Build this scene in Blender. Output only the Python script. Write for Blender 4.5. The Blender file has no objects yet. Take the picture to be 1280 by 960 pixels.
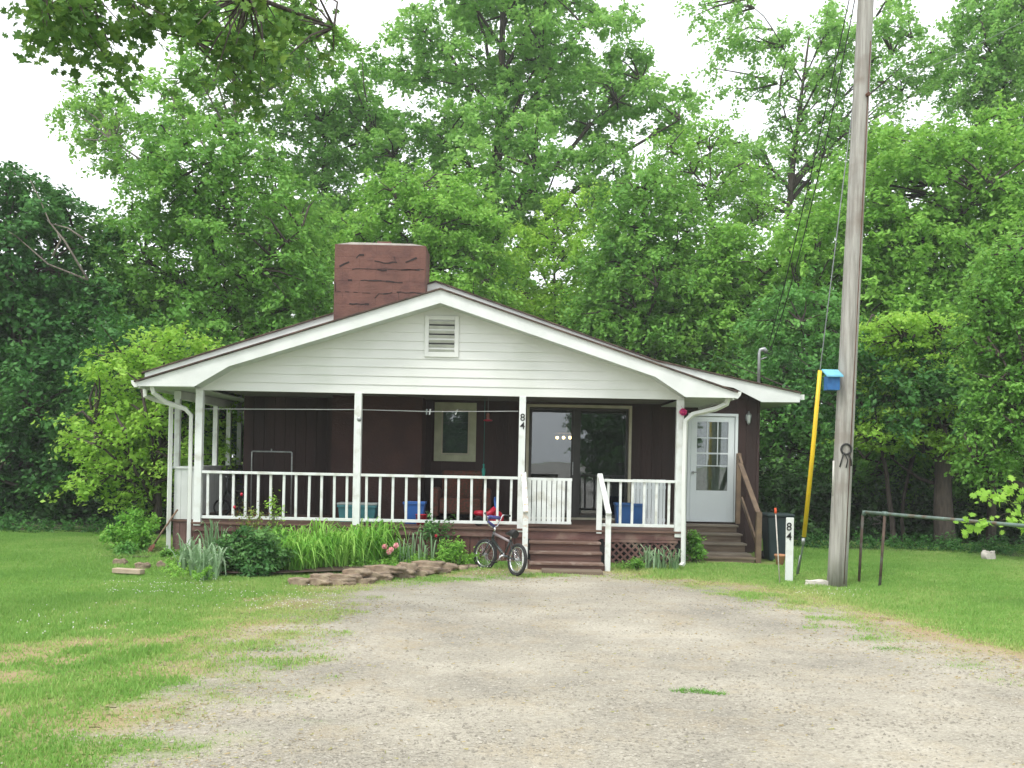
import bpy, bmesh, math, random
import numpy as np
from mathutils import Vector, Matrix
R = math.radians
random.seed(7)
scene = bpy.context.scene
col = scene.collection
EYE = 1.765
F = 1245.0
CX, CY = 640.0, 575.0
ROLL = R(1.15)
cr, sr = math.cos(ROLL), math.sin(ROLL)

def P(px, py, Y):
    """survey point: direction read off the photograph, real distance Y in metres"""
    dx, dy = px-CX, py-CY
    a = dx*cr+dy*sr; b = -dx*sr+dy*cr
    return Vector((a/F*Y, Y, EYE-b/F*Y))
def G(px, py, z=0.0):
    dx, dy = px-CX, py-CY
    a = dx*cr+dy*sr; b = -dx*sr+dy*cr
    Y = (EYE-z)*F/b
    return (a/F*Y, Y)

# ------------------------------------------------------------------ materials
def mat(name, c1, c2=None, scale=6.0, rough=0.6, bump=0.0, bscale=None, detail=6, metallic=0.0, spec=0.4, stretch=None, c3=None, s3=1.0, lo=.35, hi=.65):
    m = bpy.data.materials.new(name); m.use_nodes = True
    nt = m.node_tree; N = nt.nodes; L = nt.links
    b = N['Principled BSDF']
    b.inputs['Roughness'].default_value = rough
    b.inputs['Metallic'].default_value = metallic
    b.inputs['Specular IOR Level'].default_value = spec
    tc = N.new('ShaderNodeTexCoord'); mp = N.new('ShaderNodeMapping')
    L.new(tc.outputs['Object'], mp.inputs['Vector'])
    if stretch: mp.inputs['Scale'].default_value = stretch
    no = N.new('ShaderNodeTexNoise'); no.inputs['Scale'].default_value = scale; no.inputs['Detail'].default_value = detail
    L.new(mp.outputs[0], no.inputs['Vector'])
    if c2 is None: c2 = tuple(x*0.8 for x in c1)
    rp = N.new('ShaderNodeValToRGB')
    rp.color_ramp.elements[0].position = lo; rp.color_ramp.elements[1].position = hi
    rp.color_ramp.elements[0].color = (*c1, 1); rp.color_ramp.elements[1].color = (*c2, 1)
    L.new(no.outputs['Fac'], rp.inputs['Fac'])
    out = rp.outputs['Color']
    if c3 is not None:
        n3 = N.new('ShaderNodeTexNoise'); n3.inputs['Scale'].default_value = s3; n3.inputs['Detail'].default_value = 8
        L.new(tc.outputs['Object'], n3.inputs['Vector'])
        r3 = N.new('ShaderNodeValToRGB'); r3.color_ramp.elements[0].position = .52; r3.color_ramp.elements[1].position = .72
        L.new(n3.outputs['Fac'], r3.inputs['Fac'])
        mx = N.new('ShaderNodeMix'); mx.data_type = 'RGBA'
        L.new(r3.outputs['Color'], mx.inputs['Factor']); L.new(out, mx.inputs['A']); mx.inputs['B'].default_value = (*c3, 1)
        out = mx.outputs['Result']
    L.new(out, b.inputs['Base Color'])
    if bump:
        nb = N.new('ShaderNodeTexNoise'); nb.inputs['Scale'].default_value = bscale or scale*3; nb.inputs['Detail'].default_value = 5
        L.new(mp.outputs[0], nb.inputs['Vector'])
        bp = N.new('ShaderNodeBump'); bp.inputs['Strength'].default_value = bump; bp.inputs['Distance'].default_value = 0.02
        L.new(nb.outputs['Fac'], bp.inputs['Height']); L.new(bp.outputs[0], b.inputs['Normal'])
    return m

def leafmat(name, cA, cB, cC, trans=0.35, rough=0.5):
    """per-leaf colour from the 'rnd' attribute, with translucency"""
    m = bpy.data.materials.new(name); m.use_nodes = True
    nt = m.node_tree; N = nt.nodes; L = nt.links
    b = N['Principled BSDF']; out = N['Material Output']
    b.inputs['Roughness'].default_value = rough; b.inputs['Specular IOR Level'].default_value = 0.2
    at = N.new('ShaderNodeAttribute'); at.attribute_name = 'rnd'
    rp = N.new('ShaderNodeValToRGB')
    e = rp.color_ramp.elements
    e[0].position = 0.0; e[0].color = (*cA, 1); e[1].position = 1.0; e[1].color = (*cC, 1)
    m_ = e.new(0.5); m_.color = (*cB, 1)
    L.new(at.outputs['Fac'], rp.inputs['Fac'])
    L.new(rp.outputs['Color'], b.inputs['Base Color'])
    tr = N.new('ShaderNodeBsdfTranslucent')
    hs = N.new('ShaderNodeHueSaturation'); hs.inputs['Hue'].default_value = 0.485; hs.inputs['Value'].default_value = 1.35
    L.new(rp.outputs['Color'], hs.inputs['Color']); L.new(hs.outputs[0], tr.inputs['Color'])
    mx = N.new('ShaderNodeMixShader'); mx.inputs[0].default_value = trans
    L.new(b.outputs[0], mx.inputs[1]); L.new(tr.outputs[0], mx.inputs[2]); L.new(mx.outputs[0], out.inputs['Surface'])
    return m

def glassmat(name, tint=(.75,.8,.8), f0=0.08):
    m = bpy.data.materials.new(name); m.use_nodes = True
    nt = m.node_tree; N = nt.nodes; L = nt.links
    N.remove(N['Principled BSDF']); out = N['Material Output']
    t = N.new('ShaderNodeBsdfTransparent'); t.inputs[0].default_value = (*tint, 1)
    g = N.new('ShaderNodeBsdfGlossy'); g.inputs['Roughness'].default_value = 0.015
    g.inputs['Color'].default_value = (.95, .97, 1, 1)
    tc = N.new('ShaderNodeTexCoord'); no = N.new('ShaderNodeTexNoise'); no.inputs['Scale'].default_value = 1.6
    L.new(tc.outputs['Object'], no.inputs['Vector'])
    bp = N.new('ShaderNodeBump'); bp.inputs['Strength'].default_value = .05; bp.inputs['Distance'].default_value = .02
    L.new(no.outputs['Fac'], bp.inputs['Height']); L.new(bp.outputs[0], g.inputs['Normal'])
    lw = N.new('ShaderNodeFresnel'); lw.inputs[0].default_value = 1.5
    ad = N.new('ShaderNodeMath'); ad.operation = 'ADD'; ad.inputs[1].default_value = f0; ad.use_clamp = True
    L.new(lw.outputs[0], ad.inputs[0])
    mx = N.new('ShaderNodeMixShader')
    L.new(ad.outputs[0], mx.inputs[0]); L.new(t.outputs[0], mx.inputs[1]); L.new(g.outputs[0], mx.inputs[2]); L.new(mx.outputs[0], out.inputs['Surface'])
    return m

M = {}
M['white'] = mat('white_paint', (.70,.73,.71), (.62,.65,.63), 3, .55, .05, 30)
M['white_rail'] = mat('white_rail_paint', (.72,.75,.73), (.64,.68,.65), 4, .5, .05, 30, c3=(.50,.51,.45), s3=5)
M['white_peel'] = mat('peeling_white_paint', (.72,.75,.73), (.66,.70,.67), 9, .6, .1, 30, c3=(.45,.30,.16), s3=11)
M['siding'] = mat('white_siding', (.72,.74,.71), (.66,.68,.65), 1.2, .6, .05, 20, stretch=(.3,1,1), c3=(.60,.63,.58), s3=.9)
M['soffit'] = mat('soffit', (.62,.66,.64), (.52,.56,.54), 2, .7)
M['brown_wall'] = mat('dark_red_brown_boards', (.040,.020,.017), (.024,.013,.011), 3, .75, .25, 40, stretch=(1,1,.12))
M['brown_trim'] = mat('brown_trim', (.16,.085,.07), (.10,.05,.045), 5, .75, .2, 30, c3=(.22,.15,.12), s3=3)
M['chimney'] = mat('painted_masonry', (.175,.085,.066), (.135,.067,.053), 2.5, .85, .5, 30, c3=(.10,.050,.045), s3=3)
def add_courses(m):
    nt = m.node_tree; N = nt.nodes; L = nt.links; b = N['Principled BSDF']
    src = b.inputs['Base Color'].links[0].from_socket; nrm = b.inputs['Normal'].links[0].from_node
    tc = N.new('ShaderNodeTexCoord'); sp_ = N.new('ShaderNodeSeparateXYZ'); L.new(tc.outputs['Object'], sp_.inputs[0])
    a = N.new('ShaderNodeMath'); a.operation = 'ADD'; L.new(sp_.outputs[0], a.inputs[0]); L.new(sp_.outputs[1], a.inputs[1])
    z = N.new('ShaderNodeMath'); z.operation = 'SUBTRACT'; L.new(sp_.outputs[2], z.inputs[0]); z.inputs[1].default_value = 5.262-.222*20
    c = N.new('ShaderNodeCombineXYZ'); L.new(a.outputs[0], c.inputs[0]); L.new(z.outputs[0], c.inputs[1])
    dn = N.new('ShaderNodeTexNoise'); dn.inputs['Scale'].default_value = 5; L.new(tc.outputs['Object'], dn.inputs['Vector'])
    va = N.new('ShaderNodeVectorMath'); va.operation = 'MULTIPLY_ADD'; L.new(dn.outputs['Color'], va.inputs[0]); va.inputs[1].default_value = (.03,.03,0); L.new(c.outputs[0], va.inputs[2])
    br = N.new('ShaderNodeTexBrick'); L.new(va.outputs[0], br.inputs['Vector']); br.inputs['Scale'].default_value = 1; br.inputs['Brick Width'].default_value = .62; br.inputs['Row Height'].default_value = .222
    br.inputs['Mortar Size'].default_value = .006; br.inputs['Mortar Smooth'].default_value = .6; br.inputs['Color1'].default_value = (1,1,1,1); br.inputs['Color2'].default_value = (.95,.94,.94,1); br.inputs['Mortar'].default_value = (.80,.78,.78,1)
    mx = N.new('ShaderNodeMix'); mx.data_type = 'RGBA'; mx.blend_type = 'MULTIPLY'; mx.inputs['Factor'].default_value = 1
    L.new(src, mx.inputs['A']); L.new(br.outputs['Color'], mx.inputs['B']); L.new(mx.outputs['Result'], b.inputs['Base Color'])
    b2 = N.new('ShaderNodeBump'); b2.inputs['Distance'].default_value = .02; b2.inputs['Strength'].default_value = .3; b2.invert = True
    L.new(br.outputs['Fac'], b2.inputs['Height']); L.new(nrm.outputs[0], b2.inputs['Normal']); L.new(b2.outputs[0], b.inputs['Normal'])
add_courses(M['chimney'])
M['mortar'] = mat('cracked_mortar', (.035,.025,.025), None, 9, .9)
M['cement'] = mat('cement', (.5,.47,.43), (.36,.33,.3), 6, .9, .3)
M['shingle'] = mat('shingles', (.10,.065,.05), (.05,.035,.03), 9, .9, .5, 30, c3=(.16,.11,.09), s3=2)
M['deck'] = mat('deck_wood', (.16,.095,.07), (.10,.06,.045), 4, .8, .2, 30, stretch=(.3,4,4))
M['step'] = mat('step_wood', (.13,.07,.055), (.085,.045,.036), 5, .8, .2, 30, stretch=(.3,4,4))
M['tread'] = mat('tread_wood', (.20,.13,.10), (.13,.08,.06), 5, .8, .2, 30, stretch=(.3,4,4), c3=(.3,.24,.2), s3=6)
M['old_wood'] = mat('weathered_wood', (.20,.155,.11), (.12,.09,.065), 5, .85, .3, 40, stretch=(.4,4,4))
M['rail_wood'] = mat('brown_rail_wood', (.20,.14,.09), (.12,.085,.06), 5, .8, .2, 30)
M['cream'] = mat('cream_frame', (.42,.45,.30), (.34,.36,.24), 5, .6)
M['beige'] = mat('beige_frame', (.50,.47,.36), (.4,.38,.28), 5, .6)
M['glass'] = glassmat('glass', (.7,.75,.75), .065)
M['door'] = mat('white_door', (.66,.71,.72), (.61,.66,.67), 2, .45)
M['curtain'] = mat('lace_curtain', (.45,.47,.38), (.33,.36,.28), 20, .9, .1)
M['black'] = mat('black', (.012,.012,.013), (.02,.02,.02), 6, .55)
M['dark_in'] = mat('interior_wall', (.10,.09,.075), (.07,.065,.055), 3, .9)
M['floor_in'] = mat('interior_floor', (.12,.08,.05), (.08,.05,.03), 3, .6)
M['metal'] = mat('galvanised', (.42,.44,.44), (.28,.30,.30), 12, .45, metallic=.7)
M['gutter'] = mat('gutter_white', (.70,.73,.70), (.66,.68,.64), 3, .4)
M['pole'] = mat('weathered_pole', (.42,.41,.375), (.25,.24,.215), 3.5, .9, .9, 14, stretch=(7,7,.35), c3=(.22,.19,.16), s3=1.6)
M['yellow'] = mat('yellow_plastic', (.80,.56,.02), (.70,.47,.02), 4, .4)
M['blue_box'] = mat('blue_paint', (.03,.15,.38), (.02,.10,.28), 12, .6)
M['blue_roof'] = mat('pale_blue_paint', (.16,.45,.58), (.12,.36,.48), 8, .6)
M['black_num'] = mat('black_numeral', (.02,.02,.02), None, 6, .5)
M['pipe'] = mat('old_pipe', (.20,.28,.25), (.13,.17,.15), 7, .55, .2, 30, c3=(.16,.075,.04), s3=5, metallic=.3)
M['pipe_rust'] = mat('rusty_pipe', (.11,.075,.055), (.07,.05,.04), 9, .8, .3, c3=(.16,.18,.16), s3=4)
M['tub_blue'] = mat('blue_tub', (.02,.11,.38), (.02,.09,.30), 4, .4)
M['tub_teal'] = mat('teal_tub', (.06,.22,.24), (.04,.15,.17), 4, .4)
M['tub_grey'] = mat('grey_lid', (.30,.35,.34), (.22,.26,.25), 4, .5)
M['red'] = mat('red_plastic', (.50,.015,.045), (.38,.01,.03), 5, .35)
M['pink'] = mat('magenta_petals', (.70,.02,.20), (.40,.01,.30), 25, .5)
M['rose'] = mat('pink_petals', (.85,.45,.50), (.75,.30,.36), 25, .6)
M['binplastic'] = mat('dark_green_plastic', (.018,.035,.038), (.012,.024,.026), 4, .5)
M['tyre'] = mat('tyre_rubber', (.018,.018,.018), (.03,.03,.03), 30, .85)
M['chrome'] = mat('chrome', (.75,.76,.78), (.6,.6,.62), 9, .22, metallic=.9)
M['bikeframe'] = mat('dark_bike_paint', (.035,.045,.045), (.025,.03,.03), 8, .3)
M['bikegrey'] = mat('silver_bike_paint', (.30,.26,.27), (.22,.19,.2), 8, .3)
M['purple'] = mat('purple_foam', (.045,.035,.16), (.07,.08,.28), 30, .7)
M['stone'] = mat('field_stone', (.30,.22,.15), (.13,.10,.078), 5, .9, .9, 14, c3=(.44,.36,.25), s3=3.5)
M['rockpale'] = mat('pale_rock', (.62,.58,.52), (.45,.42,.38), 6, .9, .6, 14)
M['bark'] = mat('bark', (.085,.070,.056), (.045,.037,.031), 6, .95, 1.0, 16, stretch=(4,4,.8))
M['bark_pale'] = mat('pale_bark', (.26,.23,.19), (.15,.13,.11), 6, .95, .8, 16, stretch=(4,4,.8))
M['stem'] = mat('green_stem', (.07,.12,.03), (.10,.09,.04), 12, .7)
M['rug'] = mat('patterned_fabric', (.16,.05,.035), (.07,.05,.03), 28, .95, .2)
M['redhandle'] = mat('old_wood_handle', (.22,.15,.10), (.15,.10,.07), 9, .8)
M['rust'] = mat('rusty_iron', (.15,.06,.035), (.09,.045,.03), 20, .9, .3)
M['terracotta'] = mat('terracotta', (.48,.25,.13), (.36,.17,.09), 10, .9)
M['cable'] = mat('cable_black', (.02,.02,.02), None, 5, .6)
M['steelwire'] = mat('steel_wire', (.22,.24,.24), None, 5, .5)
M['orange'] = mat('orange_plastic', (.75,.10,.03), None, 5, .5)
M['soil'] = mat('garden_soil', (.085,.058,.038), (.05,.035,.024), 8, .95, .6)

GREEN = {
 'mid':   leafmat('leaf_mid',   (.098,.258,.044), (.150,.350,.060), (.230,.455,.090)),
 'dark':  leafmat('leaf_dark',  (.034,.122,.028), (.056,.178,.038), (.098,.255,.058), trans=.25),
 'light': leafmat('leaf_light', (.150,.350,.052), (.215,.445,.074), (.305,.560,.115), trans=.4),
 'yellow':leafmat('leaf_yellow',(.200,.400,.048), (.280,.510,.070), (.390,.630,.115), trans=.45),
 'pale':  leafmat('leaf_hazed', (.150,.345,.072), (.210,.435,.096), (.300,.545,.140), trans=.45),  # haze over the distant trees lightened into their leaf colour
 'under': leafmat('leaf_shaded', (.022,.065,.018), (.034,.092,.024), (.055,.130,.034), trans=.2),  # shade beneath the trees put into this leaf colour
 'cool':  leafmat('leaf_cool',  (.080,.240,.050), (.122,.315,.068), (.190,.410,.100)),
 'blue':  leafmat('leaf_bluegreen', (.130,.240,.110), (.20,.33,.17), (.31,.44,.27), trans=.25),
 'lily':  leafmat('leaf_lily',  (.085,.26,.035), (.17,.41,.055), (.32,.56,.12), trans=.35),
 'peony': leafmat('leaf_peony', (.040,.130,.032), (.070,.190,.048), (.125,.270,.075), trans=.2),
 'oak':   leafmat('leaf_oak',   (.050,.130,.025), (.080,.190,.035), (.17,.30,.06), trans=.35),
 'reddish':leafmat('leaf_reddish',(.26,.08,.05), (.18,.25,.06), (.26,.42,.08), trans=.3),
 'grass': leafmat('grass_blade', (.155,.325,.066), (.238,.422,.098), (.430,.480,.190), trans=.3, rough=.6),
 'drygrass': leafmat('dry_grass', (.30,.24,.13), (.42,.34,.20), (.28,.30,.11), trans=.2, rough=.8),
}

# ------------------------------------------------------------------ object helpers
ORG = {}
def tag(o, label=None, cat=None, group=None, kind=None):
    if label: o['label'] = label
    if cat: o['category'] = cat
    if group: o['group'] = group
    if kind: o['kind'] = kind
    return o
def thing(name, label, cat, loc=(0,0,0), group=None):
    o = bpy.data.objects.new(name, None); col.objects.link(o); o.location = loc
    o.empty_display_size = .2
    ORG[o.name] = Vector(loc)
    return tag(o, label, cat, group)
def org(o):
    return ORG.get(o.name, Vector((0,0,0))) if o else Vector((0,0,0))
def link(name, me, m, parent=None, smooth=False, loc=None):
    """mesh in world coordinates -> object whose origin sits at parent's (or own) base"""
    if loc is None: loc = Vector((0,0,0))
    loc = Vector(loc)
    o = bpy.data.objects.new(name, me); col.objects.link(o)
    if parent is not None:
        po = org(parent); me.transform(Matrix.Translation(-po)); o.parent = parent; ORG[o.name] = po
    else:
        me.transform(Matrix.Translation(-loc)); o.location = loc; ORG[o.name] = loc
    if m is not None:
        for mm in (m if isinstance(m, (list, tuple)) else [m]): me.materials.append(mm)
    if smooth: me.polygons.foreach_set('use_smooth', [True]*len(me.polygons))
    return o

class MB:
    def __init__(s): s.v = []; s.f = []; s.sm = []; s.mi = []
    def add(s, vs, fs, smooth=False, mi=0):
        b = len(s.v); s.v += [tuple(v) for v in vs]
        for f in fs: s.f.append([b+i for i in f]); s.sm.append(smooth); s.mi.append(mi)
        return s
    def box(s, x0, x1, y0, y1, z0, z1, mi=0):
        vs = [(x0,y0,z0),(x1,y0,z0),(x1,y1,z0),(x0,y1,z0),(x0,y0,z1),(x1,y0,z1),(x1,y1,z1),(x0,y1,z1)]
        return s.add(vs, [(0,3,2,1),(4,5,6,7),(0,1,5,4),(1,2,6,5),(2,3,7,6),(3,0,4,7)], mi=mi)
    def bar(s, a, b, w, h, up=(0,0,1), mi=0):
        a = Vector(a); b = Vector(b); d = (b-a).normalized(); up = Vector(up)
        if abs(d.dot(up)) > .95: up = Vector((0,1,0))
        r = d.cross(up).normalized(); u = r.cross(d).normalized()
        vs = []
        for p in (a, b):
            for (i, j) in ((-1,-1),(1,-1),(1,1),(-1,1)): vs.append(p+r*(i*w/2)+u*(j*h/2))
        return s.add(vs, [(3,2,1,0),(4,5,6,7),(0,1,5,4),(1,2,6,5),(2,3,7,6),(3,0,4,7)], mi=mi)
    def tube(s, pts, r, n=8, cap=True, mi=0, square=False):
        pts = [Vector(p) for p in pts]
        rs = r if isinstance(r, (list, tuple)) else [r]*len(pts)
        vs = []; fs = []; prev = None
        for i, p in enumerate(pts):
            if i == 0: d = pts[1]-p
            elif i == len(pts)-1: d = p-pts[i-1]
            else: d = (pts[i+1]-p).normalized()+(p-pts[i-1]).normalized()
            d = d.normalized() if d.length > 1e-9 else Vector((0,0,1))
            if prev is None:
                up = Vector((0,0,1)) if abs(d.z) < .9 else Vector((1,0,0))
                u = d.cross(up).normalized()
            else:
                u = (prev-d*prev.dot(d))
                u = u.normalized() if u.length > 1e-6 else d.orthogonal().normalized()
            prev = u; w = d.cross(u)
            for k in range(n):
                a = 2*math.pi*(k+(.5 if square else 0))/n
                vs.append(p+u*(math.cos(a)*rs[i])+w*(math.sin(a)*rs[i]))
        for i in range(len(pts)-1):
            for k in range(n):
                k2 = (k+1) % n
                fs.append((i*n+k, i*n+k2, (i+1)*n+k2, (i+1)*n+k))
        b = len(s.f)
        s.add(vs, fs, smooth=not square, mi=mi)
        if cap: 
            base = len(s.v)-len(vs)
            s.f.append([base+k for k in reversed(range(n))]); s.sm.append(False); s.mi.append(mi)
            s.f.append([base+(len(pts)-1)*n+k for k in range(n)]); s.sm.append(False); s.mi.append(mi)
        return s
    def prism(s, poly, y0, y1, mi=0):
        """poly: list of (x,z) counter-clockwise seen from the front (-Y)"""
        n = len(poly)
        vs = [(x, y0, z) for x, z in poly]+[(x, y1, z) for x, z in poly]
        fs = [tuple(range(n)), tuple(reversed(range(n, 2*n)))]
        for i in range(n): fs.append((i, n+i, n+(i+1) % n, (i+1) % n))
        return s.add(vs, fs, mi=mi)
    def torus(s, c, axis, Rr, r, n=32, m=8, mi=0, a0=0, a1=2*math.pi):
        c = Vector(c); axis = Vector(axis).normalized(); u = axis.orthogonal().normalized(); w = axis.cross(u)
        full = abs(a1-a0-2*math.pi) < 1e-6
        vs = []; fs = []
        cnt = n if full else n+1
        for i in range(cnt):
            a = a0+(a1-a0)*i/n; d = u*math.cos(a)+w*math.sin(a)
            for k in range(m):
                b = 2*math.pi*k/m; vs.append(c+d*(Rr+r*math.cos(b))+axis*(r*math.sin(b)))
        for i in range(n):
            i2 = (i+1) % cnt if full else i+1
            for k in range(m):
                k2 = (k+1) % m; fs.append((i*m+k, i2*m+k, i2*m+k2, i*m+k2))
        return s.add(vs, fs, smooth=True, mi=mi)
    def lathe(s, c, prof, n=20, mi=0):
        c = Vector(c); vs = []; fs = []
        for (r, z) in prof:
            for k in range(n):
                a = 2*math.pi*k/n; vs.append(c+Vector((r*math.cos(a), r*math.sin(a), z)))
        for i in range(len(prof)-1):
            for k in range(n):
                k2 = (k+1) % n; fs.append((i*n+k, i*n+k2, (i+1)*n+k2, (i+1)*n+k))
        s.add(vs, fs, smooth=True, mi=mi)
        return s
    def build(s, name, m, parent=None, loc=None, bevel=0.0, smooth=None):
        me = bpy.data.meshes.new(name); me.from_pydata(s.v, [], s.f)
        me.polygons.foreach_set('use_smooth', s.sm if smooth is None else [smooth]*len(s.f))
        me.polygons.foreach_set('material_index', s.mi)
        me.update()
        o = link(name, me, m, parent, loc=loc)
        if bevel:
            md = o.modifiers.new('bevel', 'BEVEL'); md.width = bevel; md.segments = 2; md.limit_method = 'ANGLE'
            md.harden_normals = False
        return o

def npmesh(name, V, Fc, rnd=None):
    """V (n,3) float, Fc (m,k) int"""
    me = bpy.data.meshes.new(name); m, k = Fc.shape
    me.vertices.add(len(V)); me.vertices.foreach_set('co', V.astype(np.float32).ravel())
    me.loops.add(m*k); me.loops.foreach_set('vertex_index', Fc.astype(np.int32).ravel())
    me.polygons.add(m); me.polygons.foreach_set('loop_start', (np.arange(m)*k).astype(np.int32))
    me.polygons.foreach_set('loop_total', np.full(m, k, np.int32))
    me.update(calc_edges=True)
    if rnd is not None:
        a = me.attributes.new('rnd', 'FLOAT', 'FACE'); a.data.foreach_set('value', np.clip(rnd,0,1).astype(np.float32))
    return me

LOBED = np.array([(-.5,0),(-.30,.10),(-.22,.34),(-.06,.16),(.10,.42),(.20,.16),(.36,.24),(.5,0),(.36,-.24),(.20,-.16),(.10,-.42),(-.06,-.16),(-.22,-.34),(-.30,-.10)])
RHOMB = np.array([(-.5,0),(.02,.30),(.5,0),(.02,-.30)])
def unit(v): return v/np.maximum(np.linalg.norm(v, axis=1, keepdims=True), 1e-9)
def leaf_mesh(name, C, Nn, A, size, rnd, shape=RHOMB, fold=.12, asp=1.0):
    """C centres, Nn normals, A leaf axis hints, size per leaf"""
    Nn = unit(Nn); A = unit(A-Nn*np.sum(A*Nn, 1, keepdims=True)); B = np.cross(Nn, A)
    k = len(shape); n = len(C)
    V = np.empty((n, k, 3))
    for i, (a, b) in enumerate(shape):
        V[:, i] = C+A*(a*size)[:, None]+B*(b*asp*size)[:, None]+Nn*((abs(b)*fold*size-abs(a)*fold*.6*size))[:, None]
    Fc = np.arange(n*k).reshape(n, k)
    return npmesh(name, V.reshape(-1, 3), Fc, rnd)

def spray_leaves(rng, centers, radii, per, size, flat=.6, droop=.25, outward=None, twigs=9, jit=.10):
    """leaves on twigs that radiate out of each clump centre"""
    C = []; Nn = []; A = []; S = []; K = []
    for c, r in zip(centers, radii):
        n = max(6, int(per*r*r*rng.uniform(.75, 1.25)))
        T = unit(rng.normal(size=(twigs, 3))*np.array([1, 1, flat])+np.array([0, 0, .12]))
        tl = rng.uniform(.55, 1.15, twigs)
        ti = rng.integers(0, twigs, n); t = rng.uniform(.15, 1, n)**.6
        d = T[ti]*(tl[ti]*t*r)[:, None]
        d[:, 2] *= (flat+.25); d[:, 2] -= droop*r*t*t
        p = c+d+rng.normal(size=(n, 3))*jit*r
        nn = rng.normal(size=(n, 3))*.55+np.array([0, 0, .75])+T[ti]*.45
        C.append(p); Nn.append(nn); A.append(T[ti]+rng.normal(size=(n, 3))*.7)
        S.append(size*rng.uniform(.65, 1.3, n)); K.append(np.full(n, rng.normal(0, .19))+rng.normal(.5, .20, n))
    return [np.concatenate(x) for x in (C, Nn, A, S, K)]

def px_ell(px, py, rx, ry, Y):
    c = P(px, py, Y); s = Y/F
    return (c.x, c.y, c.z, rx*s, rx*s*.85, ry*s)

def make_tree(name, label, Y, trunk_px, ells, leaf='mid', size=.20, clumps=110, per=230, crad=.85, tr=.22, seed=1,
              bark='bark', flat=.6, droop=.25, fork=.25, group=None, base=None, top=None, limbs=9, visible_twigs=.025, twigs=9, lean=0, shape=RHOMB, cat='tree', jit=.10):
    rng = np.random.default_rng(seed)
    E = [px_ell(*e, Y) for e in ells] if base is None else ells
    bx, by = (P(trunk_px, 575, Y).x, Y) if base is None else base
    root = thing(name, label, cat, (bx, by, 0), group)
    vol = np.array([e[3]*e[4]*e[5] for e in E]); vol = vol**.75; vol /= vol.sum()
    pts = []
    tries = 0
    while len(pts) < clumps and tries < clumps*40:
        tries += 1
        e = E[rng.choice(len(E), p=vol)]
        d = rng.normal(size=3); d /= np.linalg.norm(d)
        rr = rng.uniform(.15, 1)**.45
        p = np.array(e[:3])+d*rr*np.array(e[3:])
        if p[2] < .5: continue
        if pts and min(np.linalg.norm(np.array(pts)-p, axis=1)) < crad*(.62 if tries < clumps*20 else .35): continue
        pts.append(p)
    pts = np.array(pts)
    rad = crad*rng.uniform(.65, 1.2, len(pts))
    C, Nn, A, S, K = spray_leaves(rng, pts, rad, per*1.55, size*.80, flat, droop, twigs=twigs, jit=jit)
    me = leaf_mesh('crown', C, Nn, A, S, K, shape=shape)
    link('crown', me, GREEN[leaf], root)
    # skeleton
    zt = max(pts[:, 2])*.93; cen = pts.mean(0)
    topp = np.array([cen[0]*.7+bx*.3+lean, cen[1], zt])
    T = []
    n = 9
    for i in range(n):
        t = i/(n-1); q = np.array([bx, by, -.1])*(1-t)+topp*t
        q[0] = bx+(topp[0]-bx)*t**1.4+math.sin(t*5+seed)*.12*t*tr*6; q[1] += math.cos(t*4+seed)*.3*t
        T.append(q)
    mb = MB(); rs = [tr*(1.25 if i == 0 else 1)*(1-.86*i/(n-1)) for i in range(n)]
    mb.tube(T, rs, 10)
    Lm = []
    order = rng.permutation(len(pts))[:limbs]
    zmin = pts[:, 2].min()
    for li in order:
        tg = pts[li]
        z0 = max(zmin*.6+.3, tg[2]-np.linalg.norm(tg[:2]-np.array([bx, by]))*rng.uniform(.5, 1.1)-.5)
        t0 = min(.9, max(.12, z0/zt)); i0 = t0*(n-1); k = int(i0); s0 = T[k]*(1-(i0-k))+T[min(k+1, n-1)]*(i0-k)
        mid = (s0+tg)/2+np.array([0, 0, .12*np.linalg.norm(tg-s0)])+rng.normal(size=3)*.2
        line = [s0*(1-u)**2+mid*2*u*(1-u)+tg*u*u+rng.normal(size=3)*.04*(0 < u < 1) for u in np.linspace(0, 1, 7)]
        r0 = tr*(1-.86*t0)*.55
        mb.tube(line, [r0*(1-.85*u)+.006 for u in np.linspace(0, 1, 7)], 7)
        Lm.append(np.array(line))
    LA = np.concatenate(Lm+[np.array(T[3:])])
    for c, r in zip(pts, rad):
        j = np.argmin(np.linalg.norm(LA-c, axis=1)+np.maximum(0, LA[:, 2]-c[2])*.8)
        a = LA[j]
        if np.linalg.norm(a-c) < .15: continue
        m_ = (a+c)/2+rng.normal(size=3)*.08; m_[2] += .1
        mb.tube([a, m_, c], [visible_twigs*1.6, visible_twigs, visible_twigs*.35], 5, cap=False)
    mb.build('trunk', M[bark], root)
    return root

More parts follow.
